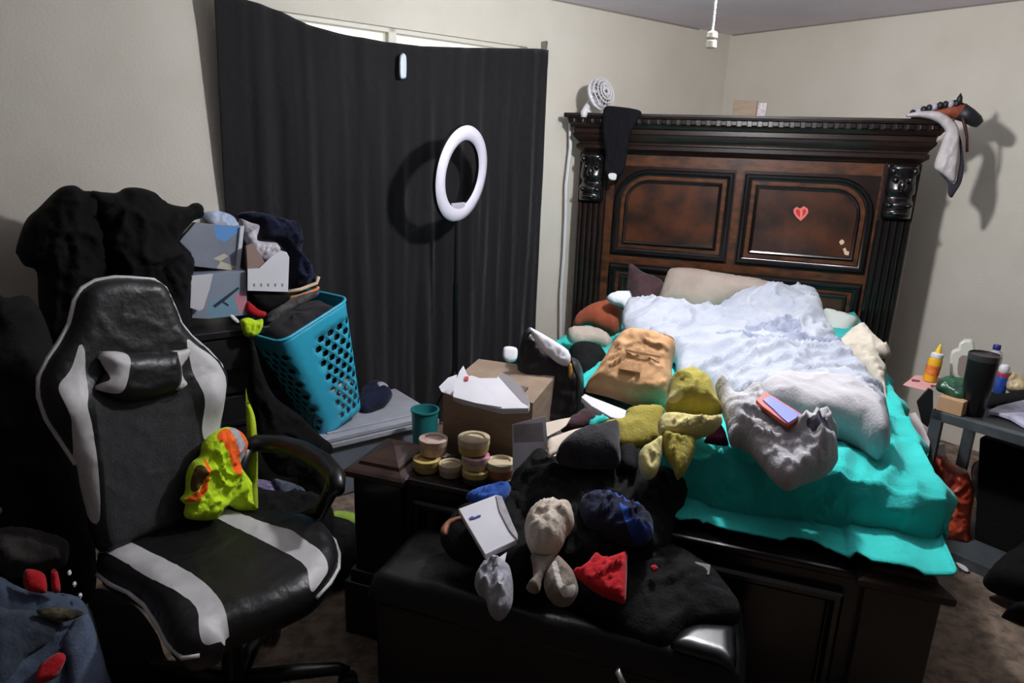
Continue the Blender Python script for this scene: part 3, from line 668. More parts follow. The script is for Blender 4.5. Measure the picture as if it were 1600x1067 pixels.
cut('flap', [(708, 620), (710, 600), (718, 580), (724, 571), (730, 585), (738, 592), (760, 610), (784, 636), (745, 630)], shift(wp, .03), paper, wb, T=0, depth=.003)
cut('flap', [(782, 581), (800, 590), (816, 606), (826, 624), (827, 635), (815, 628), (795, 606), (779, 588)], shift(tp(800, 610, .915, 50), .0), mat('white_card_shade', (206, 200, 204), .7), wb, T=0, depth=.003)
cut('flap', [(686, 604), (700, 590), (714, 585), (712, 600), (708, 618), (690, 612)], tp(700, 605, .88, 30), paper, wb, T=0, depth=.004)
cut('printed_mark', [(726, 588), (732, 588), (732, 594), (726, 594)], shift(wp, .034), mat('print_red', (200, 60, 60), .6), wb, T=0, depth=.001)

# round tubs on the footboard rail
tub_g = 'round lidded tubs on the footboard'
def tub(x, y, z, r_, h, side, topc, label, tilt=0, M=None):
    c = Z(x, y, z); o = root('round_tub', c, label, 'tub', tub_g)
    b = G().lathe([(r_*.93, 0), (r_*.96, .004), (r_, h*.3), (r_, h*.55)], c, 24).out('tub', side[0], o, 30)
    G().lathe([(r_*1.03, h*.55), (r_*1.05, h*.57), (r_*1.05, h*.97), (r_*1.0, h), (r_*.72, h), (r_*.68, h-.006), (0, h-.006)], c, 24, cap=False).out('lid', topc, o, 30)
    return o
tb_y = mat('tub_yellow', (206, 186, 110), .5, (186, 160, 96), ns=30); tb_o = mat('tub_orange', (210, 140, 100), .5, (196, 120, 84), ns=30); tb_p = mat('tub_pinkish', (206, 182, 168), .5, (184, 150, 140), ns=30); tb_c = mat('tub_cream', (222, 206, 176), .5, (210, 188, 150), ns=30)
tb_m = mat('tub_magenta', (196, 120, 160), .5, (214, 200, 180), ns=40); tb_d = mat('tub_dark', (70, 60, 56), .5)
RZ = .602
tub(667, 733, RZ, .042, .040, (tb_y,), tb_y, 'yellowish round tub at the bottom of the left stack')
tub(677, 707, RZ+.040, .045, .052, (tb_p,), tb_p, 'pinkish round tub on top of the left stack')
tub(704, 741, RZ, .036, .040, (tb_p,), tb_c, 'low round tub standing between the two stacks')
tub(743, 751, RZ, .041, .040, (tb_d,), tb_y, 'dull yellow round tub at the bottom of the middle stack')
tub(743, 729, RZ+.040, .042, .040, (tb_c,), tb_m, 'round tub with a pink patch in the middle of the stack')
tub(740, 705, RZ+.082, .048, .050, (tb_y,), tb_c, 'yellow topped tub on top of the middle stack')
tub(782, 752, RZ, .044, .02, (tb_d,), tb_d, 'dark round base under the orange tub')
tub(782, 742, RZ+.02, .042, .050, (tb_o,), tb_c, 'orange round tub with pale lid right of the middle stack')

thing('receipt', [(800, 663), (820, 658), (852, 650), (855, 656), (855, 700), (850, 712), (835, 716), (822, 725), (801, 750), (801, 700)], tp(826, 745, .64, 74), paper, 'long creased white receipt hanging over the footboard', 'paper', T=0, depth=.003,
      paint=[([(802, 664), (848, 660), (850, 690), (803, 692)], mat('paper_grey', (150, 144, 144), .8, (172, 166, 168), ns=20))])
thing('paper', [(855, 688), (870, 680), (900, 670), (922, 668), (920, 676), (895, 690), (880, 700), (860, 715), (855, 710)], tp(885, 695, .80, 20), mat('cream_paper', (216, 200, 184), .8), 'pinkish cream papers behind the black cap', 'paper', T=.008, wr=(.006, 14, .4, .5), cell=.012)
thing('paper', [(853, 660), (875, 655), (892, 652), (885, 664), (875, 672), (855, 682)], tp(870, 668, .82, 20), MC['cream_paper'], 'small folded cream paper behind the receipt', 'paper', T=0, depth=.003)
for k, pts in enumerate([[(908, 620), (914, 615), (925, 620), (979, 641), (975, 655), (955, 652), (924, 634)]]):
    o = cut('book', pts, tp(945, 640, .80, 15), paper, T=0, depth=.02, bevel=.002); tag(o, 'white booklets under the brown paper bag', 'book')
o = cut('book', [(912, 628), (924, 626), (978, 648), (974, 660), (955, 658), (920, 640)], tp(945, 646, .775, 15), mat('book_grey', (190, 190, 200), .6), T=0, depth=.015, bevel=.002); tag(o, 'grey edged notebook beneath the white booklet', 'book')
thing('cloth', [(875, 672), (890, 655), (912, 642), (930, 650), (935, 662), (915, 672), (895, 680)], tp(905, 665, .785, 20), cloth('maroon_cloth', (58, 34, 40)), 'dark maroon cloth behind the black cap', 'cloth', T=.03, wr=(.01, 14, .5, 1))
thing('cloth', [(915, 658), (925, 650), (945, 650), (952, 656), (935, 668), (920, 674)], tp(932, 664, .79, 20), teal_cl, 'bit of teal fabric left of the olive trousers', 'cloth', T=.02, wr=(.01, 14, .5, 1))
# olive clothes
OP = tp(1030, 690, .80, 34)
thing('trousers', [(930, 668), (950, 658), (975, 652), (980, 640), (1000, 634), (1035, 636), (1038, 655), (1035, 680), (1030, 695), (1022, 690), (1015, 697), (1000, 700), (985, 700), (968, 700), (960, 690), (955, 672)], shift(OP, -.02), olive, 'olive trousers spread flat left of the folded olive heap', 'trousers', T=.03, wr=(.012, 7, .5, 1.3), cell=.012, back=.8)
thing('trousers', [(1045, 600), (1055, 590), (1080, 583), (1095, 590), (1110, 602), (1118, 618), (1122, 632), (1128, 645), (1120, 652), (1090, 655), (1060, 648), (1040, 642), (1042, 620)], shift(OP, .03), olive, 'olive garment bundled behind the pale folded one', 'clothes', T=.08, wr=(.02, 9, .5, .9), cell=.012, back=.8,
      paint=[([(1043, 632), (1060, 628), (1064, 640), (1045, 642)], olive_l)])
thing('shirt', [(1030, 655), (1050, 648), (1080, 652), (1110, 655), (1126, 650), (1128, 662), (1115, 675), (1098, 682), (1070, 685), (1045, 682), (1030, 680)], shift(OP, .07), olive_l, 'pale khaki folded shirt across the olive heap', 'clothes', T=.04, wr=(.03, 12, .5, .1), cell=.010, back=.8)
thing('trousers', [(1032, 680), (1060, 682), (1085, 688), (1086, 705), (1080, 720), (1070, 740), (1058, 748), (1050, 730), (1038, 710)], shift(OP, .06), olive, 'olive trouser leg hanging down over the black clothes', 'trousers', T=.04, wr=(.02, 10, .5, 1.4), cell=.010, back=.8)
thing('shirt', [(1000, 705), (1015, 695), (1028, 685), (1038, 680), (1035, 705), (1030, 730), (1022, 745), (1008, 748), (998, 730)], shift(OP, .065), olive_l, 'pale khaki sleeve hanging left of the olive trouser leg', 'clothes', T=.03, wr=(.025, 14, .5, 1.4), cell=.010, back=.8)
thing('pouch', [(1100, 690), (1112, 675), (1128, 668), (1138, 690), (1135, 697), (1110, 694)], tp(1120, 688, .81, 25), cloth('magenta_cloth', (120, 30, 70), (60, 20, 40), ns=20), 'dark magenta pouch between olive clothes and teal sheet', 'pouch', T=.025, cell=.010)
# ------------------------------------------------------------------ bench at the foot of the bed and what lies on it
be = root('storage_bench', BP(.76, 2.56, 0), 'black leather storage bench at the foot of the bed', 'bench')
g = G(MB_).box(.285, 1.245, 2.44, 2.70, .02, .40); g.out('body', leather, be, bevel=.01)
def cush(a, b):
    u_ = .27+a*.99; w_ = 2.425+b*.30
    ea = min(a, 1-a)*.99; eb = min(b, 1-b)*.30; e = min(ea, eb)
    z = .405+.075*math.sqrt(max(0, 1-(1-min(1, e/.035))**2)); z += .006*noise.noise(Vector((a*9, b*4, 2)))-.010*math.exp(-((a-.5)*5)**2)
    return (u_, w_, z)
g = G(MB_).grid(cush, 60, 24); g.box(.272, 1.258, 2.427, 2.723, .395, .408)
g.out('cushion', leather, be, True)
for a_ in (.31, 1.19):
    for b_ in (2.46, 2.66): G(MB_).box(a_, a_+.03, b_, b_+.03, 0, .03).out('foot', black_pl, be, False)
lp = [BP(.97, 2.70, .40), BP(.975, 2.745, .405), BP(1.0, 2.755, .375), BP(1.01, 2.75, .33), BP(1.01, 2.70, .31)]
G().tube(lp, [.008, .010, .011, .010, .008], 10).out('handle', chrome, be, True)
PL_ = tp(900, 850, .60, 20)
def on(k): return shift(PL_, k)
thing('jacket', [(688, 842), (700, 812), (722, 795), (745, 782), (790, 768), (830, 770), (850, 830), (860, 880), (842, 905), (800, 925), (770, 905), (740, 888), (705, 872)], on(-.045), black_cl, 'black jacket at the left of the clothes heap on the bench', 'jacket', T=.06, wr=(.02, 7, .5, 1), cell=.016, back=.5)
thing('clothes_heap', [(795, 760), (810, 735), (840, 712), (875, 722), (920, 728), (960, 725), (1000, 728), (1050, 735), (1075, 745), (1070, 785), (1055, 815), (1045, 850), (1020, 880), (970, 900), (900, 895), (850, 880), (815, 840), (795, 800)], on(-.03), black_cl, 'big heap of black clothes over the middle of the footboard', 'clothes', T=.09, wr=(.035, 7, .5, 1.6), cell=.016, back=.5)
thing('trousers', [(960, 860), (1000, 840), (1045, 850), (1085, 870), (1115, 890), (1140, 920), (1156, 945), (1152, 975), (1110, 978), (1080, 985), (1060, 1008), (1040, 1018), (1000, 1005), (950, 978), (905, 945), (880, 915), (900, 885)], on(-.055), black_cl2, 'black trousers draped over the right part of the bench', 'trousers', T=.05, wr=(.02, 7, .5, .7), cell=.016, back=.5)
thing('cap', [(868, 715), (878, 698), (900, 683), (930, 675), (950, 671), (957, 667), (968, 670), (968, 690), (968, 725), (940, 728), (905, 727), (880, 722)], on(.10), cloth('charcoal_knit', (48, 47, 51), (36, 35, 39), ns=30), 'charcoal knit cap on top of the black heap', 'cap', T=.07, wr=(.006, 10, .5, .5), cell=.012, r=.06, back=.6)
thing('cloth', [(970, 698), (992, 698), (998, 720), (992, 738), (975, 732), (968, 718)], on(.08), black_cl2, 'dark square pocket of fabric right of the charcoal cap', 'cloth', T=.02, cell=.012, back=.6)
thing('shirt', [(728, 778), (740, 768), (765, 760), (795, 757), (797, 770), (785, 790), (770, 800), (745, 790)], on(.03), blue_cl, 'small blue cloth behind the white notebook box', 'cloth', T=.03, wr=(.02, 12, .5, .4), cell=.010)
nb = root('white_box', Z(760, 850, .56), 'flat white box with a blue scribble on the bench clothes', 'box')
nbp = on(.065)
cut('box_front', [(716, 795), (775, 773), (783, 790), (808, 843), (758, 867)], nbp, paper, nb, T=0, depth=.02, bevel=.002)
cut('box_side', [(775, 773), (784, 775), (800, 815), (809, 835), (809, 843), (796, 828), (780, 797)], shift(nbp, .004), mat('mottled_grey_card', (150, 146, 150), .8, (186, 182, 188), ns=30), nb, T=0, depth=.004)  # greyer, mottled patch along the right edge of the front
mk = mat('ink_blue', (70, 74, 170), .6)
G0 = [(733, 809), (738, 806), (741, 808), (746, 805), (751, 804), (751, 806), (746, 808), (741, 810), (736, 811)]
cut('handwriting', G0, shift(nbp, .003), mk, nb, T=0, depth=.002)
thing('hat', [(820, 820), (828, 806), (845, 797), (865, 794), (890, 797), (897, 812), (895, 825), (885, 838), (878, 855), (865, 868), (845, 872), (832, 865), (822, 845)], on(.07), khaki, 'pale khaki bundle upright in the middle of the bench', 'hat', T=.07, wr=(.025, 12, .6, .8), cell=.009, back=.6)
thing('cloth', [(830, 868), (850, 872), (868, 868), (862, 885), (848, 905), (842, 925), (828, 925), (822, 917), (832, 905), (832, 885)], on(.055), taupe, 'taupe cloth strip hanging below the khaki bundle', 'cloth', T=.03, wr=(.012, 14, .5, 1.4), cell=.009, back=.6)
thing('slipper', [(850, 905), (858, 890), (868, 876), (874, 875), (888, 888), (900, 905), (903, 925), (893, 942), (876, 946), (862, 940), (852, 925)], on(.06), taupe, 'taupe and white slipper at the front of the bench', 'slipper', T=.045, wr=(.012, 14, .5, 1), cell=.009, back=.6,
      paint=[([(862, 890), (868, 890), (874, 915), (882, 932), (898, 925), (895, 938), (878, 942), (868, 925)], cloth('slipper_white', (214, 208, 200)))])
thing('shirt', [(742, 905), (755, 885), (775, 880), (795, 888), (801, 905), (802, 925), (800, 945), (792, 960), (778, 967), (765, 958), (758, 935), (745, 925)], on(.045), grey_cl, 'crumpled light grey shirt hanging at the left front of the bench', 'shirt', T=.055, wr=(.04, 13, .6, 1.4), cell=.009, back=.6)
thing('paper', [(760, 880), (778, 872), (792, 862), (788, 880), (765, 884)], on(.05), paper, 'scrap of white paper under the white notebook box', 'paper', T=0, depth=.003)
thing('shirt', [(905, 790), (920, 777), (945, 777), (975, 790), (1000, 800), (1018, 815), (1020, 835), (1010, 848), (990, 850), (965, 845), (935, 832), (912, 815)], on(.055), navy_cl, 'blue shirt bundled on the right half of the clothes heap', 'shirt', T=.06, wr=(.03, 11, .5, .6), cell=.009, back=.6,
      paint=[([(935, 777), (955, 780), (975, 795), (1000, 806), (995, 812), (970, 802), (950, 792)], blue_cl), ([(965, 812), (975, 815), (985, 835), (1005, 838), (1015, 830), (1018, 842), (1002, 850), (985, 848), (972, 832)], blue_cl)])
thing('shirt', [(893, 893), (905, 889), (918, 880), (928, 868), (948, 873), (978, 865), (980, 880), (979, 915), (976, 942), (960, 938), (935, 928), (912, 912)], on(.05), red_cl, 'red cloth hanging over the front of the bench', 'cloth', T=.035, wr=(.03, 12, .5, .5), cell=.009, back=.6)
thing('scrap', [(1017, 885), (1023, 882), (1028, 886), (1026, 892), (1019, 893)], on(.02), red_cl, 'tiny red scrap right of the red cloth', 'scrap', T=.008, cell=.006)
thing('strap', [(688, 826), (700, 812), (720, 806), (722, 812), (705, 820), (698, 836), (690, 834)], on(.03), mat('brown_strap', (140, 84, 60), .6), 'brown strap at the left of the white notebook box', 'strap', T=.008, cell=.006)
thing('card', [(1060, 875), (1080, 876), (1110, 882), (1108, 898), (1085, 888)], on(-.01), mat('dusky_card', (110, 112, 104), .7), 'grey card lying at the top of the black trousers', 'card', T=0, depth=.003)
thing('pouch', [(1048, 1012), (1062, 990), (1085, 980), (1120, 980), (1146, 984), (1150, 1000), (1148, 1045), (1120, 1036), (1080, 1024)], tp(1100, 1010, .497, 6), mat('bench_highlight_black', (28, 28, 31), .25), 'paler glossy pad added for the highlight at the right front corner of the bench', 'pouch', T=.022, r=.03, cell=.012, back=.5)  # pad added, lighter than the bench leather, for the cushion's highlight

# ------------------------------------------------------------------ gaming chair
sc_ = (Z(158, 880, .48)+Z(530, 880, .48)+Z(335, 1027, .48)+Z(372, 805, .48))/4
fw_ = np.array([.82, -.572, 0]); rt = np.array([-.572, -.82, 0])   # forwards, towards the chair's own right
ch = root('gaming_chair', (sc_[0], sc_[1], 0), 'black and white gaming chair with high winged backrest and headrest cushion', 'chair')
SP = tp(345, 915, .48, 0)
seat_o = [(152, 872), (165, 862), (200, 850), (260, 830), (310, 815), (350, 806), (385, 806), (430, 810), (475, 817), (505, 828), (522, 845), (529, 865), (528, 888), (515, 912), (490, 937), (440, 962), (400, 978), (356, 996), (350, 1010), (325, 1022), (285, 1028), (262, 1008), (245, 975), (225, 945), (200, 925), (172, 912), (152, 895)]
st1 = [(156, 878), (163, 868), (190, 867), (215, 877), (245, 893), (290, 917), (322, 940), (345, 965), (357, 990), (355, 1006), (318, 1020), (313, 990), (305, 975), (285, 960), (240, 930), (200, 905), (175, 890)]
st2 = [(322, 825), (340, 820), (360, 821), (400, 836), (460, 861), (500, 886), (513, 901), (508, 915), (487, 936), (480, 915), (460, 898), (400, 865), (350, 840)]
seat = cut('seat', seat_o, shift(SP, -.03), chair_l, ch, T=.055, wr=(.004, 8, .5, .5), cell=.014, r=.06, back=1.3, lifts=[(250, 985, .07, .012), (470, 850, .07, .012)], paint=[(st1, chair_w), (st2, chair_w)])
pz = shift(SP, -.028)
G().tube([onp(x, y, *pz) for x, y in [(152, 898), (172, 913), (200, 926), (225, 946), (245, 976), (262, 1008), (285, 1028), (312, 1024)]], .0055, 8).out('piping', chair_w, seat, True)
G().tube([onp(x, y, *pz) for x, y in [(390, 805), (430, 809), (475, 816), (505, 827), (523, 845), (530, 865), (529, 888), (515, 912), (495, 934)]], .0055, 8).out('piping', chair_w, seat, True)
bo = onp(235, 840, *SP)
rc_ = rad(12); NB = fw_*math.cos(rc_)+np.array([0, 0, math.sin(rc_)]); BPn = (bo+np.array([0, 0, 0]), NB)
back_o = [(205, 434), (240, 437), (258, 450), (272, 480), (282, 505), (298, 525), (325, 548), (345, 570), (352, 592), (347, 625), (343, 665), (345, 700), (335, 745), (318, 780), (312, 815), (280, 826), (220, 842), (165, 862), (148, 850), (135, 800), (125, 760), (118, 725), (95, 690), (72, 655), (60, 620), (60, 590), (75, 560), (95, 530), (108, 505), (116, 470), (128, 450), (150, 438), (180, 433)]
wl = [(100, 575), (113, 540), (120, 545), (122, 575), (123, 610), (119, 635), (130, 665), (138, 700), (145, 760), (147, 810), (140, 815), (132, 790), (118, 740), (108, 700), (95, 655), (82, 620), (81, 600)]
wr_ = [(281, 531), (300, 543), (325, 560), (338, 585), (337, 620), (334, 660), (330, 690), (312, 692), (303, 670), (303, 630), (298, 605), (290, 585), (284, 560)]
mid = [(132, 610), (150, 612), (200, 630), (250, 628), (280, 612), (290, 640), (302, 690), (290, 720), (280, 760), (272, 790), (260, 815), (200, 835), (165, 845), (155, 800), (150, 730), (140, 670)]
bk = cut('backrest', back_o, shift(BPn, -.0), chair_l, ch, T=.045, wr=(.004, 9, .5, .5), cell=.014, r=.045, back=1.3, paint=[(wl, chair_w), (wr_, chair_w), (mid, chair_fab)], lifts=[(105, 640, .06, .03), (320, 620, .06, .03)])
pip = [(172, 720), (118, 725), (95, 690), (72, 655), (60, 620), (60, 590), (75, 560), (95, 530), (108, 505), (116, 470), (128, 450), (150, 438), (180, 433), (205, 434), (240, 437), (258, 450), (272, 480), (282, 505), (298, 525), (325, 548), (345, 570), (352, 592), (347, 625), (342, 670)][1:]
pp_ = catmull(pip, 6)[:-40]
G().tube([onp(p[0], p[1], BPn[0]+NB*.004, NB) for p in catmull(pip, 8) if not (p[1] > 672) or p[0] < 118][: -1], .006, 8).out('piping', chair_w, bk, True) if False else None
G().tube([onp(x, y, BPn[0]+NB*.004, NB) for x, y in pip], .006, 8).out('piping', chair_w, bk, True)
cut('headrest_cushion', [(148, 562), (152, 552), (165, 547), (200, 549), (250, 548), (270, 546), (276, 560), (280, 580), (278, 600), (268, 612), (240, 624), (200, 630), (175, 626), (152, 616), (142, 607), (148, 590), (155, 578)], shift(BPn, .035), leather, ch, T=.06, wr=(.004, 10, .5, .3), cell=.012, r=.05, back=.3,
    paint=[([(147, 552), (160, 549), (189, 553), (186, 580), (180, 605), (173, 614), (155, 612), (142, 606), (150, 598), (160, 592), (158, 578), (150, 562)], chair_w), ([(268, 550), (300, 545), (285, 565), (280, 585), (292, 598), (276, 610), (272, 575)], chair_w)])
cut('headrest_strap', [(266, 552), (282, 547), (298, 545), (292, 562), (284, 574), (287, 590), (293, 601), (280, 610), (270, 604), (275, 585)], shift(BPn, .062), chair_w, ch, T=.010, cell=.010)
def CH_(f_, r_, z): return np.array([sc_[0], sc_[1], 0])+fw_*f_+rt*r_+np.array([0, 0, z])
# armrests: a black loop on either side
arm_px = [(385, 700), (400, 692), (440, 694), (475, 705), (505, 722), (525, 745), (528, 765), (515, 775), (498, 782)]
AP = [Z(x, y, .66-.0*i) for i, (x, y) in enumerate(arm_px[:7])]
ar = G().tube(AP, [.022, .028, .03, .031, .031, .029, .02], 12).out('armrest', black_pl, ch, True)
e_ = AP[4]; G().tube([AP[5], e_*.4+AP[5]*.6+np.array([0, 0, -.06]), np.array([AP[4][0]-.01, AP[4][1]-.02, .50]), np.array([AP[3][0]-.04, AP[3][1]-.06, .44])], [.024, .024, .022, .02], 10).out('arm_support', black_pl, ar, True)
G().tube([AP[0], AP[0]+np.array([-.03, -.03, -.10]), AP[0]+np.array([-.02, -.06, -.2])], .022, 10).out('arm_support', black_pl, ar, True)
ar2 = G().tube([CH_(-.24, .30, .62), CH_(-.1, .31, .645), CH_(.1, .31, .64), CH_(.18, .31, .60)], [.02, .028, .028, .02], 10)
g = G(); hub = CH_(0, 0, 0)
g.lathe([(.03, .06), (.035, .10), (.03, .12), (.028, .30), (.05, .36), (.12, .385), (.12, .40)], hub, 16); g.out('gas_lift', black_pl, ch, True)
ang0 = math.atan2((Z(515, 1055, .07)-hub)[1], (Z(515, 1055, .07)-hub)[0])
for k in range(5):
    t = ang0+k*2*math.pi/5; dd = np.array([math.cos(t), math.sin(t), 0]); L_ = .315
    lg = G().tube([hub+dd*.02+np.array([0, 0, .115]), hub+dd*.15+np.array([0, 0, .108]), hub+dd*(L_-.03)+np.array([0, 0, .088]), hub+dd*L_+np.array([0, 0, .07])], [.028, .023, .019, .016], 10).out('base_leg', black_pl, ch, True)
    pe = np.array([-dd[1], dd[0], 0]); c = hub+dd*L_+np.array([0, 0, .03]); g = G()
    for sgn in (-1, 1): g.lathe([(.0, -.009), (.026, -.009), (.03, -.005), (.03, .005), (.026, .009), (.0, .009)], c+pe*.016*sgn, 16, pe)
    g.out('caster', mat('caster_grey', (50, 50, 52), .35), lg, 40)

# high visibility vests
VP = shift(BPn, .09)
thing('safety_vest', [(340, 672), (355, 667), (372, 672), (384, 690), (378, 712), (372, 725), (388, 750), (392, 775), (398, 800), (402, 808), (385, 812), (372, 800), (358, 790), (345, 795), (330, 812), (300, 812), (288, 806), (290, 790), (282, 780), (290, 768), (292, 740), (300, 722), (312, 712), (316, 695), (325, 682)], VP, hi_y,
      'yellow and orange high-visibility vest bunched over the right of the chair back', 'safety vest', T=.05, wr=(.03, 10, .6, 1.2), cell=.009, r=.05, back=.6,
      paint=[([(340, 673), (352, 670), (358, 686), (362, 705), (368, 722), (358, 740), (352, 735), (345, 712), (338, 692), (331, 684)], hi_o), ([(353, 670), (364, 669), (372, 690), (375, 706), (368, 722), (362, 705), (357, 688)], hi_g), ([(365, 669), (375, 674), (385, 690), (379, 710), (374, 706), (372, 690)], hi_o),
             ([(311, 716), (315, 725), (313, 750), (308, 768), (292, 782), (284, 780), (300, 764), (308, 748), (309, 728)], hi_o), ([(308, 728), (308, 745), (302, 760), (293, 766), (294, 742), (301, 726)], cloth('vest_mesh_brown', (96, 72, 34)))])
thing('safety_vest', [(384, 610), (388, 625), (398, 650), (402, 685), (403, 720), (403, 760), (403, 800), (398, 812), (388, 800), (384, 760), (386, 700)], tp(395, 800, .42, 82), cloth('hi_vis_olive', (196, 224, 40), (130, 140, 30), ns=4), 'long strip of yellow high-visibility fabric behind the chair', 'safety vest', T=.02, wr=(.01, 10, .4, 1.5), cell=.012)
# ------------------------------------------------------------------ dresser on the left wall and the heap on it
dr = root('dresser', RP(-3.95, .26, 0), 'black dresser against the left wall under the heap of clothes', 'dresser')
DT = .845
G(MR_).box(-4.42, -3.44, .10, .46, .04, DT-.03).out('carcass', black_dk, dr, False, bevel=.004)
G(MR_).box(-4.44, -3.42, .09, .49, DT-.03, DT).out('worktop', mat('dresser_top', (34, 33, 35), .35), dr, False, bevel=.004)
for i in range(2):
    for j in range(3):
        a_ = -4.40+i*.48; z_ = .07+j*.25
        dw_ = G(MR_).box(a_, a_+.465, .46, .478, z_, z_+.235).out('drawer', black_dk, dr, False, bevel=.003)
        G(MR_).box(a_+.16, a_+.30, .478, .492, z_+.11, z_+.125).out('handle', dark_metal, dw_, False)
def wp_(n, t=0): return (RP(-3.9, n, .85), NL*math.cos(rad(t))+np.array([0, 0, math.sin(rad(t))]))
thing('coat', [(25, 388), (40, 345), (60, 325), (85, 300), (100, 291), (118, 290), (131, 298), (145, 300), (170, 320), (180, 380), (175, 440), (170, 520), (120, 560), (70, 540), (60, 470), (57, 425), (38, 415), (28, 400)], wp_(.34, 8), black_cl, 'black coat heaped at the left of the pile on the dresser', 'coat', T=.16, wr=(.03, 6, .5, 1.2), cell=.018, back=.6)
thing('jacket', [(140, 300), (160, 300), (182, 301), (195, 294), (215, 293), (240, 300), (262, 317), (290, 323), (300, 318), (312, 318), (318, 330), (316, 340), (300, 347), (278, 378), (290, 400), (270, 440), (220, 460), (170, 440), (150, 380), (135, 330)], wp_(.38, 8), cloth('black_jersey', (11, 11, 13), sheen=0), 'black jacket on the top right of the pile on the dresser', 'jacket', T=.15, wr=(.03, 6, .5, .8), cell=.018, back=.6)
thing('trousers', [(200, 440), (240, 420), (278, 395), (296, 398), (304, 408), (300, 440), (296, 470), (298, 505), (285, 540), (250, 560), (200, 560), (180, 500)], wp_(.46, 4), cloth('black_denim', (18, 17, 20), (11, 11, 13), ns=8, sheen=0), 'black trousers hanging in front of the dresser below the jacket', 'trousers', T=.08, wr=(.03, 6, .4, 1.5), cell=.018, back=.6)
binm = mat('translucent_grey_plastic', (150, 156, 170), .3, (126, 132, 146), ns=5, alpha=.93)
sb = root('storage_bin', RP(-3.72, .35, 1.0), 'translucent grey storage bin tipped on its side, upper of the two bins', 'storage bin')
bp1 = wp_(.42, 6)
cut('bin_body', [(280, 377), (306, 347), (330, 350), (381, 354), (373, 424), (303, 416), (298, 395)], bp1, binm, sb, T=0, depth=.20, bevel=.008,
    paint=[([(333, 352), (374, 353), (372, 362), (352, 378), (338, 372)], mat('bin_blue', (96, 150, 214), .4)), ([(333, 404), (350, 396), (357, 400), (345, 408), (338, 421), (372, 423), (372, 418), (350, 410)], mat('bin_cream', (196, 186, 168), .6))])
cut('bin_rim', [(375, 355), (382, 352), (375, 425), (368, 424)], shift(bp1, .012), mat('bin_rim', (206, 210, 220), .4), sb, T=0, depth=.22, bevel=.003)
sb2 = root('storage_bin', RP(-3.70, .35, .85), 'translucent storage bin with blue and pink contents, lower of the two bins', 'storage bin')
bp2 = wp_(.44, 0)
cut('bin_body', [(302, 430), (384, 423), (387, 492), (326, 498), (300, 497)], bp2, mat('translucent_blue_plastic', (150, 160, 176), .35, alpha=.95), sb2, T=0, depth=.22, bevel=.006,
    paint=[([(326, 473), (350, 462), (372, 452), (385, 455), (386, 491), (326, 497)], mat('bin_pale_blue', (126, 164, 184), .5)), ([(365, 462), (384, 452), (386, 482), (374, 492), (370, 475)], mat('bin_pink', (206, 140, 158), .5)), ([(332, 478), (345, 468), (372, 448), (374, 451), (350, 471), (358, 476), (356, 479), (347, 473), (336, 481)], mat('bin_dark_item', (50, 56, 76), .5))])
thing('card', [(299, 431), (333, 428), (328, 450), (318, 482), (312, 486), (297, 481)], shift(bp2, .03), paper, 'white plastic card leaning on the lower storage bin', 'card', T=0, depth=.004, bevel=.001)
thing('plastic_bag', [(317, 335), (330, 331), (350, 333), (365, 340), (374, 352), (380, 358), (372, 366), (345, 360), (330, 352)], wp_(.36, 40), mat('white_bag', (206, 214, 232), .45, (160, 190, 226), ns=12), 'white and blue plastic bag on top of the upper bin', 'plastic bag', T=.03, wr=(.015, 14, .5, .5), cell=.010)
thing('shirt', [(374, 342), (392, 348), (405, 352), (404, 362), (402, 375), (420, 378), (432, 380), (438, 392), (430, 405), (418, 412), (402, 405), (390, 392), (384, 378), (376, 362)], wp_(.42, 15), cloth('white_grey_print', (216, 208, 214), (150, 146, 160), ns=22), 'white patterned shirt bunched right of the bins', 'shirt', T=.045, wr=(.03, 14, .5, .8), cell=.010)
thing('card', [(387, 420), (405, 419), (420, 405), (428, 398), (438, 391), (448, 394), (452, 402), (450, 456), (387, 454)], wp_(.475, 2), paper, 'white card with a row of small symbols standing on the dresser', 'card', T=0, depth=.004,
      paint=[([(x-1.6, 443), (x+1.6, 443), (x+1.2, 448), (x-1.2, 448)], mat('print_grey', (120, 120, 130), .7)) for x in (397, 408, 419, 430, 441)])
thing('carton', [(385, 385), (395, 380), (408, 400), (415, 412), (400, 420), (387, 421)], wp_(.462, 2), mat('brown_shaded_card', (150, 126, 116), .8), 'brown paper packet behind the white card on the dresser', 'packet', T=0, depth=.02)
thing('sweater', [(368, 336), (390, 331), (420, 337), (450, 345), (465, 355), (470, 375), (468, 395), (478, 410), (486, 425), (492, 440), (480, 450), (455, 450), (452, 420), (450, 395), (435, 378), (410, 372), (404, 352), (380, 345)], wp_(.36, 15), navy_cl, 'navy blue clothes heaped on the right end of the dresser', 'clothes', T=.10, wr=(.045, 9, .5, 2.2), cell=.012, back=.8)
for k, (y0, y1, c) in enumerate(((452, 446, (230, 200, 170)), (462, 456, (220, 140, 90)), (469, 464, (60, 60, 110)))):
    P = [onp(x, y, *wp_(.42, 0)) for x, y in ((449, y0+4), (470, y0), (495, y1-4), (498, y1-14 if k == 0 else y1-8))]
    g = G().tube(P, .008, 8); tag(g.out('hanger', mat('hanger_%d' % k, c, .5), None, True), ['pale plastic hanger, topmost of three by the navy clothes', 'orange hanger below the pale one beside the navy clothes', 'dark blue hanger, lowest of the three beside the navy clothes'][k], 'hanger')
thing('cloth', [(386, 470), (395, 476), (405, 484), (416, 488), (412, 496), (398, 496), (386, 488), (384, 478)], wp_(.47, 20), red_cl, 'bright red cloth scrap at the front edge of the dresser', 'cloth', T=.02, cell=.008)
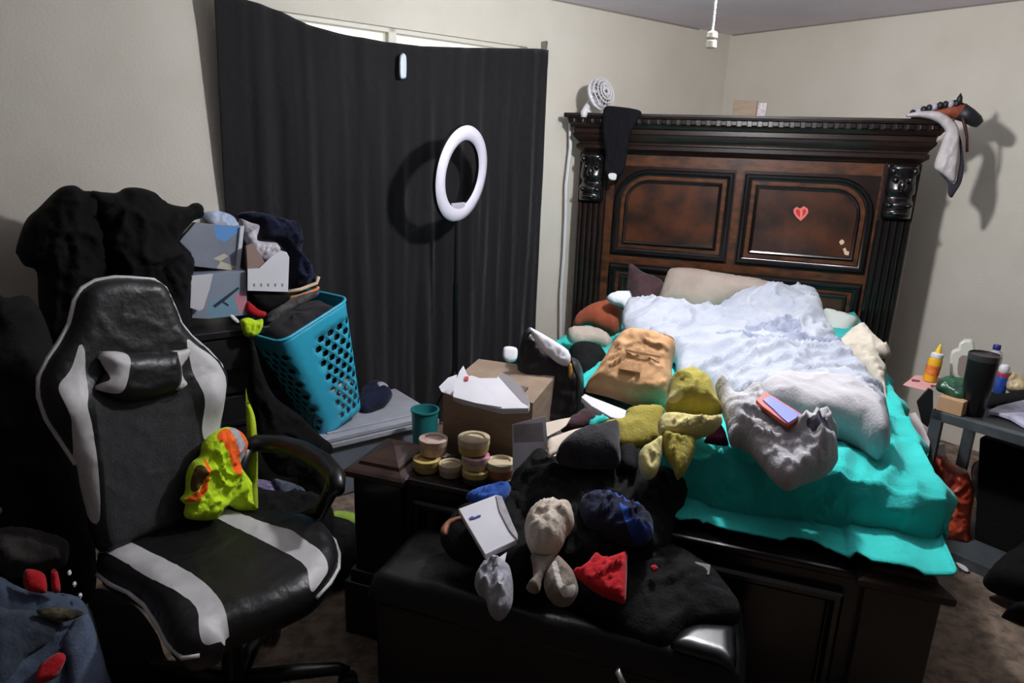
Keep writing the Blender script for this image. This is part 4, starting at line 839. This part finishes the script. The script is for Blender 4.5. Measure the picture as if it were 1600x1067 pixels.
thing('cloth', [(388, 458), (420, 456), (450, 458), (452, 468), (435, 482), (415, 488), (398, 478)], wp_(.45, 15), black_cl, 'black cloth under the white card on the dresser', 'cloth', T=.04, cell=.012)
thing('cloth', [(376, 500), (388, 496), (400, 500), (410, 498), (411, 508), (404, 522), (392, 527), (382, 524), (377, 512)], wp_(.52, 10), hi_y, 'knot of yellow high-visibility fabric at the dresser edge', 'cloth', T=.03, wr=(.02, 16, .5, 1), cell=.008)
thing('pen', [(358, 494), (364, 492), (374, 502), (372, 506), (366, 503)], wp_(.49, 10), white_pl, 'small white item lying at the dresser front edge', 'small item', T=.006, cell=.008)

# ------------------------------------------------------------------ grey tote with the teal laundry basket on it
tt = root('storage_tote', RP(-3.08, .38, 0), 'grey plastic storage tote with a lid on the floor under the teal basket', 'storage tote')
tgm = mat('tote_grey', (128, 134, 146), .5, (112, 118, 130), ns=5); tgl = mat('tote_lid_grey', (176, 178, 186), .5, (158, 160, 170), ns=6)
G(MR_).hexa([(-3.33, .20, .0), (-2.82, .20, .0), (-2.82, .56, .0), (-3.33, .56, .0), (-3.36, .17, .285), (-2.79, .17, .285), (-2.79, .59, .285), (-3.36, .59, .285)]).out('tub', tgm, tt, False, bevel=.012)
G(MR_).box(-3.38, -2.77, .15, .61, .275, .30).box(-3.375, -2.775, .155, .605, .302, .325).box(-3.33, -2.82, .20, .56, .325, .333).out('lid', tgl, tt, False, bevel=.005)
G(MR_).box(-3.372, -2.778, .158, .602, .2995, .3025).out('lid_gap', black_pl, tt, False)

bt = .34
bl = Z(500, 679, bt); br_ = Z(563, 655, bt); ex = (br_-bl); wid = np.linalg.norm(ex); ex /= wid
ey = np.array([-ex[1], ex[0], 0]);  ey = -ey if ey@bl < 0 else ey    # away from the viewer
lean = rad(19); ez = np.array([0, 0, 1.0])
ax = ez*math.cos(lean)-ex*math.sin(lean); ax = ax/np.linalg.norm(ax); ex2 = ex*math.cos(lean)+ez*math.sin(lean)
bk_c = (bl+br_)/2+ey*.11+ex*.035+np.array([0, 0, .012])
def bas(per, h):              # unrolled wall: per 0..1 around (front first), h height
    H_ = .56; t = h/H_; a = (.125+.068*t); b = (.105+.05*t); rr_ = .05
    sides = [(2*(a-rr_)), math.pi/2*rr_, 2*(b-rr_), math.pi/2*rr_, 2*(a-rr_), math.pi/2*rr_, 2*(b-rr_), math.pi/2*rr_]
    L_ = sum(sides); d = (per % 1)*L_; seg = 0
    while seg < 7 and d > sides[seg]: d -= sides[seg]; seg += 1
    q = d/sides[seg]
    cs = [(a-rr_, -(b-rr_)), (a-rr_, b-rr_), (-(a-rr_), b-rr_), (-(a-rr_), -(b-rr_))]
    if seg == 0: x, y = -(a-rr_)+q*2*(a-rr_), -b
    elif seg == 2: x, y = a, -(b-rr_)+q*2*(b-rr_)
    elif seg == 4: x, y = (a-rr_)-q*2*(a-rr_), b
    elif seg == 6: x, y = -a, (b-rr_)-q*2*(b-rr_)
    else:
        k = (seg-1)//2; cx, cy = cs[k]; t0 = -math.pi/2+k*math.pi/2+q*math.pi/2
        x, y = cx+rr_*math.cos(t0), cy+rr_*math.sin(t0)
    return bk_c+ex2*x+ey*y+ax*h
bas_o = root('laundry_basket', bk_c, 'tall turquoise plastic laundry basket with oval holes leaning on the grey tote', 'laundry basket')
rngb = random.Random(3); holes = []; W_ = 1.3
row = 0; h = .05
while h < .47:
    x = .045+(.029 if row % 2 else 0)
    while x < W_-.03:
        fr = (x/W_) % 1
        if not (fr < .075 or .27 < fr < .33 or .47 < fr < .55 or .77 < fr < .83 or fr > .97):
            holes.append([(x+.0215*math.cos(t), h+.0165*math.sin(t)) for t in [2*math.pi*k/6 for k in range(6)]])
        x += .058
    h += .038; row += 1
outl = lin([(0, 0), (W_, 0), (W_, .56), (0, .56)], .024)
V, Fc, mi = cdt(outl, .03, rngb, (), holes)
g = G(); vv = [g.v(bas(p[0]/W_, p[1])) for p in V]
for f_ in Fc: g.f([vv[i] for i in f_])
bmesh.ops.remove_doubles(g.bm, verts=g.bm.verts[:], dist=.0008)
g.out('perforated_wall', mat('turquoise_plastic', (56, 176, 208), .4), bas_o, True, solid=.004)
g = G(); rim = [bas(i/64, .56) for i in range(64)]; g.tube(rim, .007, 8, closed=True); g.out('rim', MC['turquoise_plastic'], bas_o, True)
g = G(); vs = [g.v(bas(i/64, .002)) for i in range(64)]; g.f(vs); vs2 = [g.v(bas(i/64, .010)) for i in range(64)]; g.f(vs2); g.out('base', MC['turquoise_plastic'], bas_o, False)
def fill(z0, z1, name, mt, label, bump_, sd):      # clothes filling the basket between two heights
    rings = []; n_ = 40
    for k in range(9):
        hh = z0+(z1-z0)*k/8; ring_ = []
        ctr = bk_c+ax*hh
        for i in range(n_):
            p = bas(i/n_, hh); w_ = noise.noise(Vector((i*.35, k*.9, sd)))*.012; ring_.append(ctr+(p-ctr)*(.90+w_*3-(.10 if k in (0, 8) else 0)))
        rings.append(ring_)
    ctr = bk_c+ax*z1
    for q, up in ((.7, .02), (.4, .035), (.1, .04)):
        rings.append([ctr+(np.array(bas(i/n_, z1))-ctr)*q+ax*(up*bump_+noise.noise(Vector((i*.5, q*9, sd)))*.02) for i in range(n_)])
    o = G().loft(rings).out(name, mt, None, True); tag(o, label, 'clothes'); return o
fill(.015, .16, 'white_laundry', cloth('laundry_white', (210, 206, 206), (120, 120, 128), ns=26), 'white laundry in the bottom of the turquoise basket', 1, 1)
fill(.20, .53, 'dark_laundry', cloth('laundry_dark', (48, 46, 50), (24, 24, 27), ns=16), 'charcoal clothes filling the turquoise basket to its rim', 1, 5)
thing('jacket', [(415, 490), (430, 478), (450, 468), (475, 458), (492, 456), (490, 466), (460, 482), (435, 498), (420, 506), (410, 505)], shift(wp_(.44, 15), .0), cloth('camouflage', (92, 90, 88), (44, 44, 46), ns=18), 'grey mottled cloth on top of the turquoise basket', 'cloth', T=.05, wr=(.02, 12, .5, .6), cell=.010)
wbk = root('wastebasket', Z(664, 640, .43)*np.array([1, 1, 0]), 'small teal plastic pail between the grey tote and the cardboard box', 'pail')
c = Z(664, 642, .43); c[2] = 0
G().lathe([(.045, 0), (.062, .43), (.066, .432), (.066, .44), (.058, .44), (.055, .40), (.042, .01), (.0, .01)], c, 28).out('pail_body', mat('teal_pail', (44, 128, 130), .35, (36, 110, 112), ns=4), wbk, 30)
thing('sweater', [(565, 610), (590, 598), (612, 612), (608, 628), (590, 640), (572, 648), (560, 640)], tp(585, 640, .34, 25), navy_cl, 'dark navy cloth lying on the tote lid behind the basket', 'cloth', T=.05, wr=(.015, 12, .5, 1), cell=.012)
thing('crumpled_paper', [(588, 600), (596, 596), (606, 602), (604, 610), (594, 612)], tp(596, 606, .42, 50), grey_cl, 'small grey crumpled cloth on the dark cloth behind the basket', 'cloth', T=.015, wr=(.01, 20, .5, 1), cell=.007)

# floor clutter between chair and bed
thing('striped_shirt', [(392, 752), (410, 750), (430, 756), (438, 772), (436, 790), (420, 793), (402, 790), (385, 785)], tp(415, 785, .30, 35), mat('purple_stripes', (150, 134, 178), .9, (60, 54, 74), ns=3, stretch=(4, 30, 30)), 'purple and white striped cloth seen through the armrest loop', 'shirt', T=.03, wr=(.008, 14, .4, .8), cell=.010)
thing('shirt', [(425, 750), (445, 752), (475, 764), (477, 785), (450, 792), (438, 775)], tp(450, 788, .30, 35), cloth('blue_grey_shirt', (96, 104, 122), (44, 46, 58), ns=16), 'blue grey cloth right of the striped one behind the armrest', 'shirt', T=.03, wr=(.02, 14, .4, .8), cell=.010)
thing('laundry', [(300, 800), (380, 780), (440, 785), (490, 790), (520, 805), (520, 830), (480, 850), (300, 850)], tp(430, 830, .22, 20), black_cl2, 'dark clothes heap on the floor behind the gaming chair seat', 'clothes', T=.14, wr=(.03, 9, .5, .8), cell=.018)
thing('cloth', [(513, 803), (530, 800), (548, 802), (560, 808), (563, 815), (550, 820), (535, 815), (518, 812)], tp(540, 815, .06, 10), cloth('lime_cloth', (146, 178, 70)), 'small lime green cloth on the carpet beside the bed post', 'cloth', T=.02, wr=(.01, 18, .5, .8), cell=.010)
thing('bag', [(498, 815), (515, 812), (540, 818), (558, 828), (567, 850), (565, 880), (550, 905), (525, 920), (500, 900), (495, 850)], tp(532, 905, .03, 35), black_cl2, 'dark round bag on the carpet between chair seat and bed post', 'bag', T=.12, wr=(.012, 9, .5, .8), cell=.014)
thing('blanket', [(392, 525), (400, 545), (410, 580), (430, 620), (470, 650), (500, 680), (520, 700), (500, 730), (470, 745), (430, 740), (405, 700), (395, 640), (386, 580)], (RP(-3.3, .66, .3), NL), black_cl, 'black sheet standing in for the shaded left side of the turquoise basket', 'blanket', T=.04, wr=(.02, 7, .4, 1.5), cell=.016)  # dark sheet put where the basket's left side is only in shade

# ------------------------------------------------------------------ bottom left corner
lh = thing('laundry_heap', [(-40, 500), (20, 470), (60, 480), (90, 560), (110, 640), (120, 720), (135, 800), (150, 870), (140, 940), (60, 960), (-40, 900)], tp(60, 860, .40, 60), black_cl2, 'tall dark heap of clothes at the left edge behind the gaming chair', 'clothes', T=.16, wr=(.03, 7, .5, 1.2), cell=.022)
thing('sweater', [(-10, 835), (20, 825), (50, 828), (80, 835), (105, 845), (108, 865), (100, 885), (70, 892), (40, 900), (0, 905), (-20, 880)], tp(50, 870, .50, 45), cloth('taupe_black_cloth', (52, 46, 45), (30, 27, 27), ns=14), 'brownish black cloth above the denim bag at the left edge', 'clothes', T=.07, wr=(.02, 9, .5, .3), cell=.014)
thing('cloth', [(-8, 750), (5, 752), (17, 762), (18, 780), (12, 800), (0, 812), (-10, 810)], tp(5, 790, .58, 50), grey_cl, 'light grey cloth poking in at the left picture edge', 'cloth', T=.03, wr=(.015, 12, .5, .8), cell=.012)
bpk = root('backpack', Z(70, 1000, .2)*np.array([1, 1, 0]), 'blue grey denim bag with red straps at the lower left corner', 'bag')
bpl = tp(90, 980, .36, 48)
cut('bag_body', [(-30, 895), (0, 900), (20, 912), (45, 922), (90, 926), (120, 932), (135, 945), (145, 960), (155, 1000), (165, 1040), (172, 1085), (100, 1110), (-30, 1110)], bpl, denim, bpk, T=.10, wr=(.018, 8, .5, .8), cell=.014, r=.05, back=.8)
cut('flap', [(-20, 955), (20, 952), (60, 955), (98, 962), (95, 985), (70, 1010), (40, 1030), (20, 1060), (-20, 1080)], shift(bpl, .10), cloth('denim_dark', (66, 76, 90), (44, 50, 60), ns=16), bpk, T=.02, wr=(.01, 10, .5, .8), cell=.014)
cut('side_panel', [(96, 1005), (115, 970), (132, 958), (142, 965), (155, 1005), (166, 1045), (172, 1085), (115, 1090), (105, 1040)], shift(bpl, .105), cloth('denim_pale', (98, 110, 134), (84, 96, 118), ns=14), bpk, T=.02, cell=.014)
cut('zip', [(60, 951), (90, 948), (130, 955), (128, 962), (95, 972), (60, 960)], shift(bpl, .125), cloth('bag_trim', (30, 30, 34), (90, 84, 60), ns=60), bpk, T=.008, cell=.01)
for pts, s_ in (([(37, 893), (50, 889), (70, 898), (73, 925), (55, 926), (38, 918)], .11), ([(80, 892), (88, 890), (93, 905), (94, 924), (82, 924)], .11), ([(62, 1040), (75, 1028), (92, 1019), (103, 1025), (98, 1042), (85, 1060), (60, 1067), (54, 1062)], .13)):
    cut('red_strap', pts, shift(bpl, s_), red_cl, bpk, T=.018, cell=.010, wr=(.004, 16, .5, .5))
for k, (x, y) in enumerate(((108, 894), (116, 912), (125, 930))):
    thing('scrap', [(x-3, y-2), (x+2, y-4), (x+4, y+2), (x+1, y+5), (x-3, y+3)], tp(x, y, .5-.02*k, 30), paper, ['uppermost of the three tiny white scraps right of the denim bag', 'middle one of the three tiny white scraps right of the denim bag', 'lowest of the three tiny white scraps right of the denim bag'][k], 'scrap', 'white scraps beside the denim bag', T=.004, cell=.004)
# ------------------------------------------------------------------ bedside table and its clutter
NT = .62
ntc = Z(1456, 640, NT); no = ntc-COR; ns_, nn_ = no@DL, no@NL
def TP(a, b, z): return RP(ns_+a, nn_+b, z)       # a: towards the headboard wall, b: along it to the right
MT_ = mtx(TP)
nt_ = root('bedside_table', TP(.2, .25, 0), 'grey metal framed bedside table right of the bed', 'table')
tt_ = G(MT_)
tt_.box(0, .42, 0, .04, NT-.03, NT).box(0, .04, 0, .50, NT-.04, NT).box(.398, .42, 0, .50, NT-.022, NT).box(0, .42, .478, .50, NT-.022, NT)
tt_.out('frame', grey_metal, nt_, False, bevel=.002)
G(MT_).box(.022, .398, .022, .478, NT-.014, NT-.002).out('table_top', mat('dark_table_top', (34, 34, 38), .5), nt_, False)
for a, b in ((0, 0), (0, .475), (.398, 0), (.398, .475)): G(MT_).box(a, a+.026, b, b+(.045 if b == 0 else .026), .02, NT-.02).out('leg', grey_metal, nt_, False, bevel=.002)
G(MT_).box(0, .42, .02, .48, .03, .045).box(0, .02, 0, .50, .0, .03).out('lower_bar', grey_metal, nt_, False)

def cyl(name, x, y, z, prof, label, cat, parts, tilt=None):
    c = Z(x, y, z); o = root(name, c, label, cat)
    for pn, pr, m in parts: G().lathe(pr, c, 24, tilt or (0, 0, 1)).out(pn, m, o, 40)
    return o
thing('pink_paper', [(1411, 601), (1430, 586), (1470, 588), (1468, 600), (1455, 605), (1452, 612), (1446, 610), (1430, 606)], tp(1440, 600, NT+.045, 0), mat('pink_card', (220, 164, 160), .7), 'pink printed card under the glue bottle', 'card', T=0, depth=.003,
      paint=[([(1424, 592), (1438, 594), (1437, 597), (1425, 596)], mat('print_maroon', (120, 50, 66), .7)), ([(1455, 601), (1465, 602), (1462, 606), (1453, 604)], MC['print_maroon'])])
GL = Vector((.10, 0, 1))
cyl('glue_bottle', 1452, 595, NT+.047, None, 'yellow and orange glue bottle with pointed cap on the bedside table', 'bottle',
    [('bottle_body', [(.026, 0), (.028, .01), (.028, .095), (.024, .11)], mat('glue_yellow', (236, 176, 40), .4)), ('label', [(.0286, .03), (.0286, .075)], mat('glue_label', (216, 84, 56), .5, (238, 150, 60), ns=40)), ('collar', [(.024, .11), (.026, .115), (.024, .128), (.014, .132)], white_pl), ('nozzle', [(.013, .13), (.011, .145), (.006, .165), (.003, .172)], mat('nozzle_yellow', (244, 206, 60), .4))], GL)
# small black bin beside the table
thing('black_box', [(1432, 627), (1450, 605), (1458, 610), (1458, 640), (1450, 668), (1440, 660)], tp(1446, 640, .60, 75), black_pl, 'small black device wedged between bed and bedside table', 'device', T=0, depth=.06, bevel=.004)
cbx = root('cardboard_box', TP(.06, .09, NT), 'low tan cardboard box on the bedside table under the green bag', 'box')
G(MT_).box(.01, .14, .01, .105, NT+.001, NT+.062).out('carton_body', mat('tan_card', (190, 152, 116), .8), cbx, False, bevel=.002)
thing('green_bag', [(1463, 600), (1475, 592), (1490, 592), (1508, 596), (1512, 606), (1508, 622), (1495, 624), (1478, 616), (1464, 610)], tp(1488, 612, NT+.075, 25), mat('green_plastic', (30, 62, 46), .35, (50, 100, 72), ns=14), 'crinkled dark green bag on the low tan box', 'bag', T=.035, wr=(.015, 16, .5, .3), cell=.009)
jc = Z(1503, 596, NT+.06); jg = root('jug', jc, 'white plastic jug with handle behind the black tumbler', 'jug')
JM = (jc+np.array([0, .06, 0]), np.array([-jc[0], -jc[1], 0])/np.linalg.norm(jc[:2]))
cut('jug_body', [(1484, 558), (1486, 550), (1497, 546), (1498, 538), (1505, 533), (1518, 533), (1522, 540), (1524, 560), (1524, 600), (1510, 598), (1495, 594), (1484, 592)], JM, mat('jug_white', (216, 216, 204), .4), jg, T=0, depth=.06, bevel=.008)
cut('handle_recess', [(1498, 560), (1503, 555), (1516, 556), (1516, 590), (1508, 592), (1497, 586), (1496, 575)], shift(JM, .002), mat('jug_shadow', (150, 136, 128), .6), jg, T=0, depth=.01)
tc = Z(1528, 637, NT)
cyl('tumbler', 1518, 646, NT, None, 'large black insulated tumbler on the bedside table', 'tumbler',
    [('cup', [(.040, 0), (.042, .005), (.052, .13), (.055, .235), (.053, .252)], mat('tumbler_black', (18, 18, 20), .35)), ('rim', [(.0555, .230), (.0565, .238), (.0565, .255), (.052, .258), (.050, .24), (.050, .22), (0, .22)], mat('tumbler_steel', (110, 104, 104), .3, metal=.8))])
bc = BP(0, 0, 0); c = Z(1541, 590, NT+.05)
cyl('water_bottle', 1545, 598, NT+.04, None, 'clear water bottle with blue cap behind the black tumbler', 'bottle',
    [('bottle_body', [(.030, 0), (.031, .01), (.031, .12), (.024, .145), (.013, .155), (.013, .16)], mat('clear_plastic', (206, 206, 206), .15, alpha=.55)), ('cap', [(.0155, .157), (.0155, .175), (.013, .178)], mat('cap_blue', (34, 40, 120), .4))])
cyl('spray_can', 1560, 616, NT, None, 'blue spray bottle with white cap right of the black tumbler', 'bottle',
    [('bottle_body', [(.023, 0), (.025, .004), (.025, .078), (.022, .085)], mat('can_blue', (36, 66, 150), .35, (60, 90, 170), ns=60)), ('collar', [(.022, .085), (.022, .10), (.020, .104)], mat('can_red', (170, 60, 80), .4)), ('cap', [(.019, .104), (.021, .108), (.021, .125), (.016, .136), (.006, .140)], white_pl)])
thing('snack_bag', [(1572, 590), (1580, 582), (1592, 585), (1602, 596), (1604, 612), (1590, 614), (1576, 612), (1570, 602)], tp(1588, 612, NT+.03, 55), mat('clear_snack_bag', (214, 196, 150), .35, (170, 150, 120), ns=26), 'pale yellowish bag right of the blue spray bottle', 'bag', T=.035, wr=(.015, 18, .5, .5), cell=.008)
thing('magazine', [(1543, 642), (1560, 634), (1585, 628), (1612, 622), (1612, 668), (1600, 664), (1580, 652), (1560, 645)], tp(1585, 645, NT+.022, 4), mat('printed_magazine', (206, 206, 226), .5, (150, 150, 176), ns=20), 'white and blue printed sheets at the right front of the bedside table', 'magazine', T=0, depth=.012)
thing('cloth', [(1540, 612), (1560, 618), (1590, 612), (1612, 612), (1612, 626), (1580, 632), (1555, 638), (1538, 634)], tp(1575, 626, NT+.015, 10), black_cl, 'black cloth under the snack bag on the bedside table', 'cloth', T=.02, cell=.010)
# under and beside the table
thing('envelope', [(1418, 648), (1430, 644), (1440, 660), (1453, 690), (1450, 712), (1440, 700), (1428, 672)], tp(1440, 690, .48, 60), mat('pinkish_envelope', (222, 206, 206), .7), 'white and pinkish envelope wedged between sheet and table leg', 'envelope', T=0, depth=.004)
thing('orange_bag', [(1460, 712), (1475, 708), (1482, 718), (1496, 728), (1510, 735), (1518, 752), (1522, 775), (1518, 800), (1516, 830), (1518, 845), (1495, 845), (1470, 843), (1462, 830), (1460, 800), (1452, 775), (1453, 745)], tp(1490, 842, .02, 80), mat('orange_red_plastic', (206, 84, 54), .45, (140, 42, 30), ns=7), 'orange red plastic bag standing under the bedside table', 'bag', T=.10, wr=(.04, 9, .5, 1.2), cell=.012, back=1)
thing('carton', [(1464, 695), (1476, 693), (1478, 708), (1474, 712), (1463, 710)], tp(1470, 708, .42, 75), paper, 'small white carton on top of the orange bag', 'carton', T=0, depth=.03)
thing('clothes_heap', [(1520, 725), (1560, 718), (1620, 722), (1620, 830), (1590, 830), (1540, 800), (1522, 770)], tp(1570, 820, .05, 70), cloth('dark_brown_cloth', (46, 30, 28), (24, 18, 18), ns=10), 'dark brown clothes heaped under the bedside table', 'clothes', T=.10, wr=(.03, 8, .5, 1), cell=.018)
thing('black_case', [(1535, 790), (1560, 775), (1610, 780), (1612, 860), (1580, 862), (1545, 850), (1535, 830)], tp(1575, 858, .02, 70), black_cl2, 'black bag with pale tags on the floor under the table', 'bag', T=.08, wr=(.02, 8, .5, 1), cell=.016)
thing('tag', [(1552, 782), (1560, 774), (1573, 785), (1571, 802), (1560, 795)], tp(1562, 795, .20, 60), paper, 'white card tag on the black bag, larger one', 'tag', T=0, depth=.003)
thing('tag', [(1581, 784), (1592, 783), (1592, 791), (1582, 790)], tp(1586, 788, .22, 60), paper, 'small white label right of the larger white tag', 'tag', T=0, depth=.003)
thing('backpack', [(1536, 905), (1550, 888), (1575, 868), (1620, 855), (1620, 1010), (1598, 975), (1565, 965), (1580, 950), (1605, 945), (1560, 930), (1540, 918)], tp(1590, 960, .02, 35), black_cl, 'black bag spilled on the carpet at the right edge', 'bag', T=.12, wr=(.02, 7, .5, 1), cell=.018)
g = G(); pts = [(1475, 850), (1490, 862), (1520, 872), (1550, 872), (1565, 862), (1585, 856), (1612, 862)]
g.tube([Z(x, y, .012) for x, y in pts], .008, 8); tag(g.out('cable', mat('grey_cable', (120, 118, 116), .6), None, True), 'grey cable lying on the carpet under the bedside table', 'cable')
thing('tissue', [(1474, 850), (1482, 843), (1492, 848), (1504, 855), (1500, 860), (1486, 858)], tp(1488, 856, .015, 5), paper, 'white tissue on the carpet in front of the orange bag', 'tissue', T=.012, wr=(.008, 20, .5, 1), cell=.010)
thing('stick', [(1486, 870), (1496, 874), (1514, 890), (1511, 894), (1498, 886)], tp(1500, 884, .008, 0), paper, 'thin white wrapper on the carpet beside the cable', 'wrapper', T=.006, cell=.006)

o = G(MT_).hexa([(.20, .20, .0), (.37, .20, .0), (.37, .46, .0), (.20, .46, .0), (.19, .13, .50), (.38, .13, .50), (.38, .47, .50), (.19, .47, .50)]).out('dark_filler_bin', black_cl, None, False, bevel=.01)  # added block that keeps the space under the table dark
tag(o, 'black bin shape added to darken the space under the bedside table', 'bin')
thing('coat', [(140, 930), (175, 925), (215, 950), (245, 990), (262, 1030), (300, 1045), (335, 1050), (330, 1100), (130, 1100), (140, 1000)], tp(230, 1040, .06, 15), black_cl, 'black sheet added for the shade on the carpet under the front left of the gaming chair', 'coat', T=.05, wr=(.02, 8, .5, .8), cell=.02)  # added black sheet in place of the chair's shade on the carpet
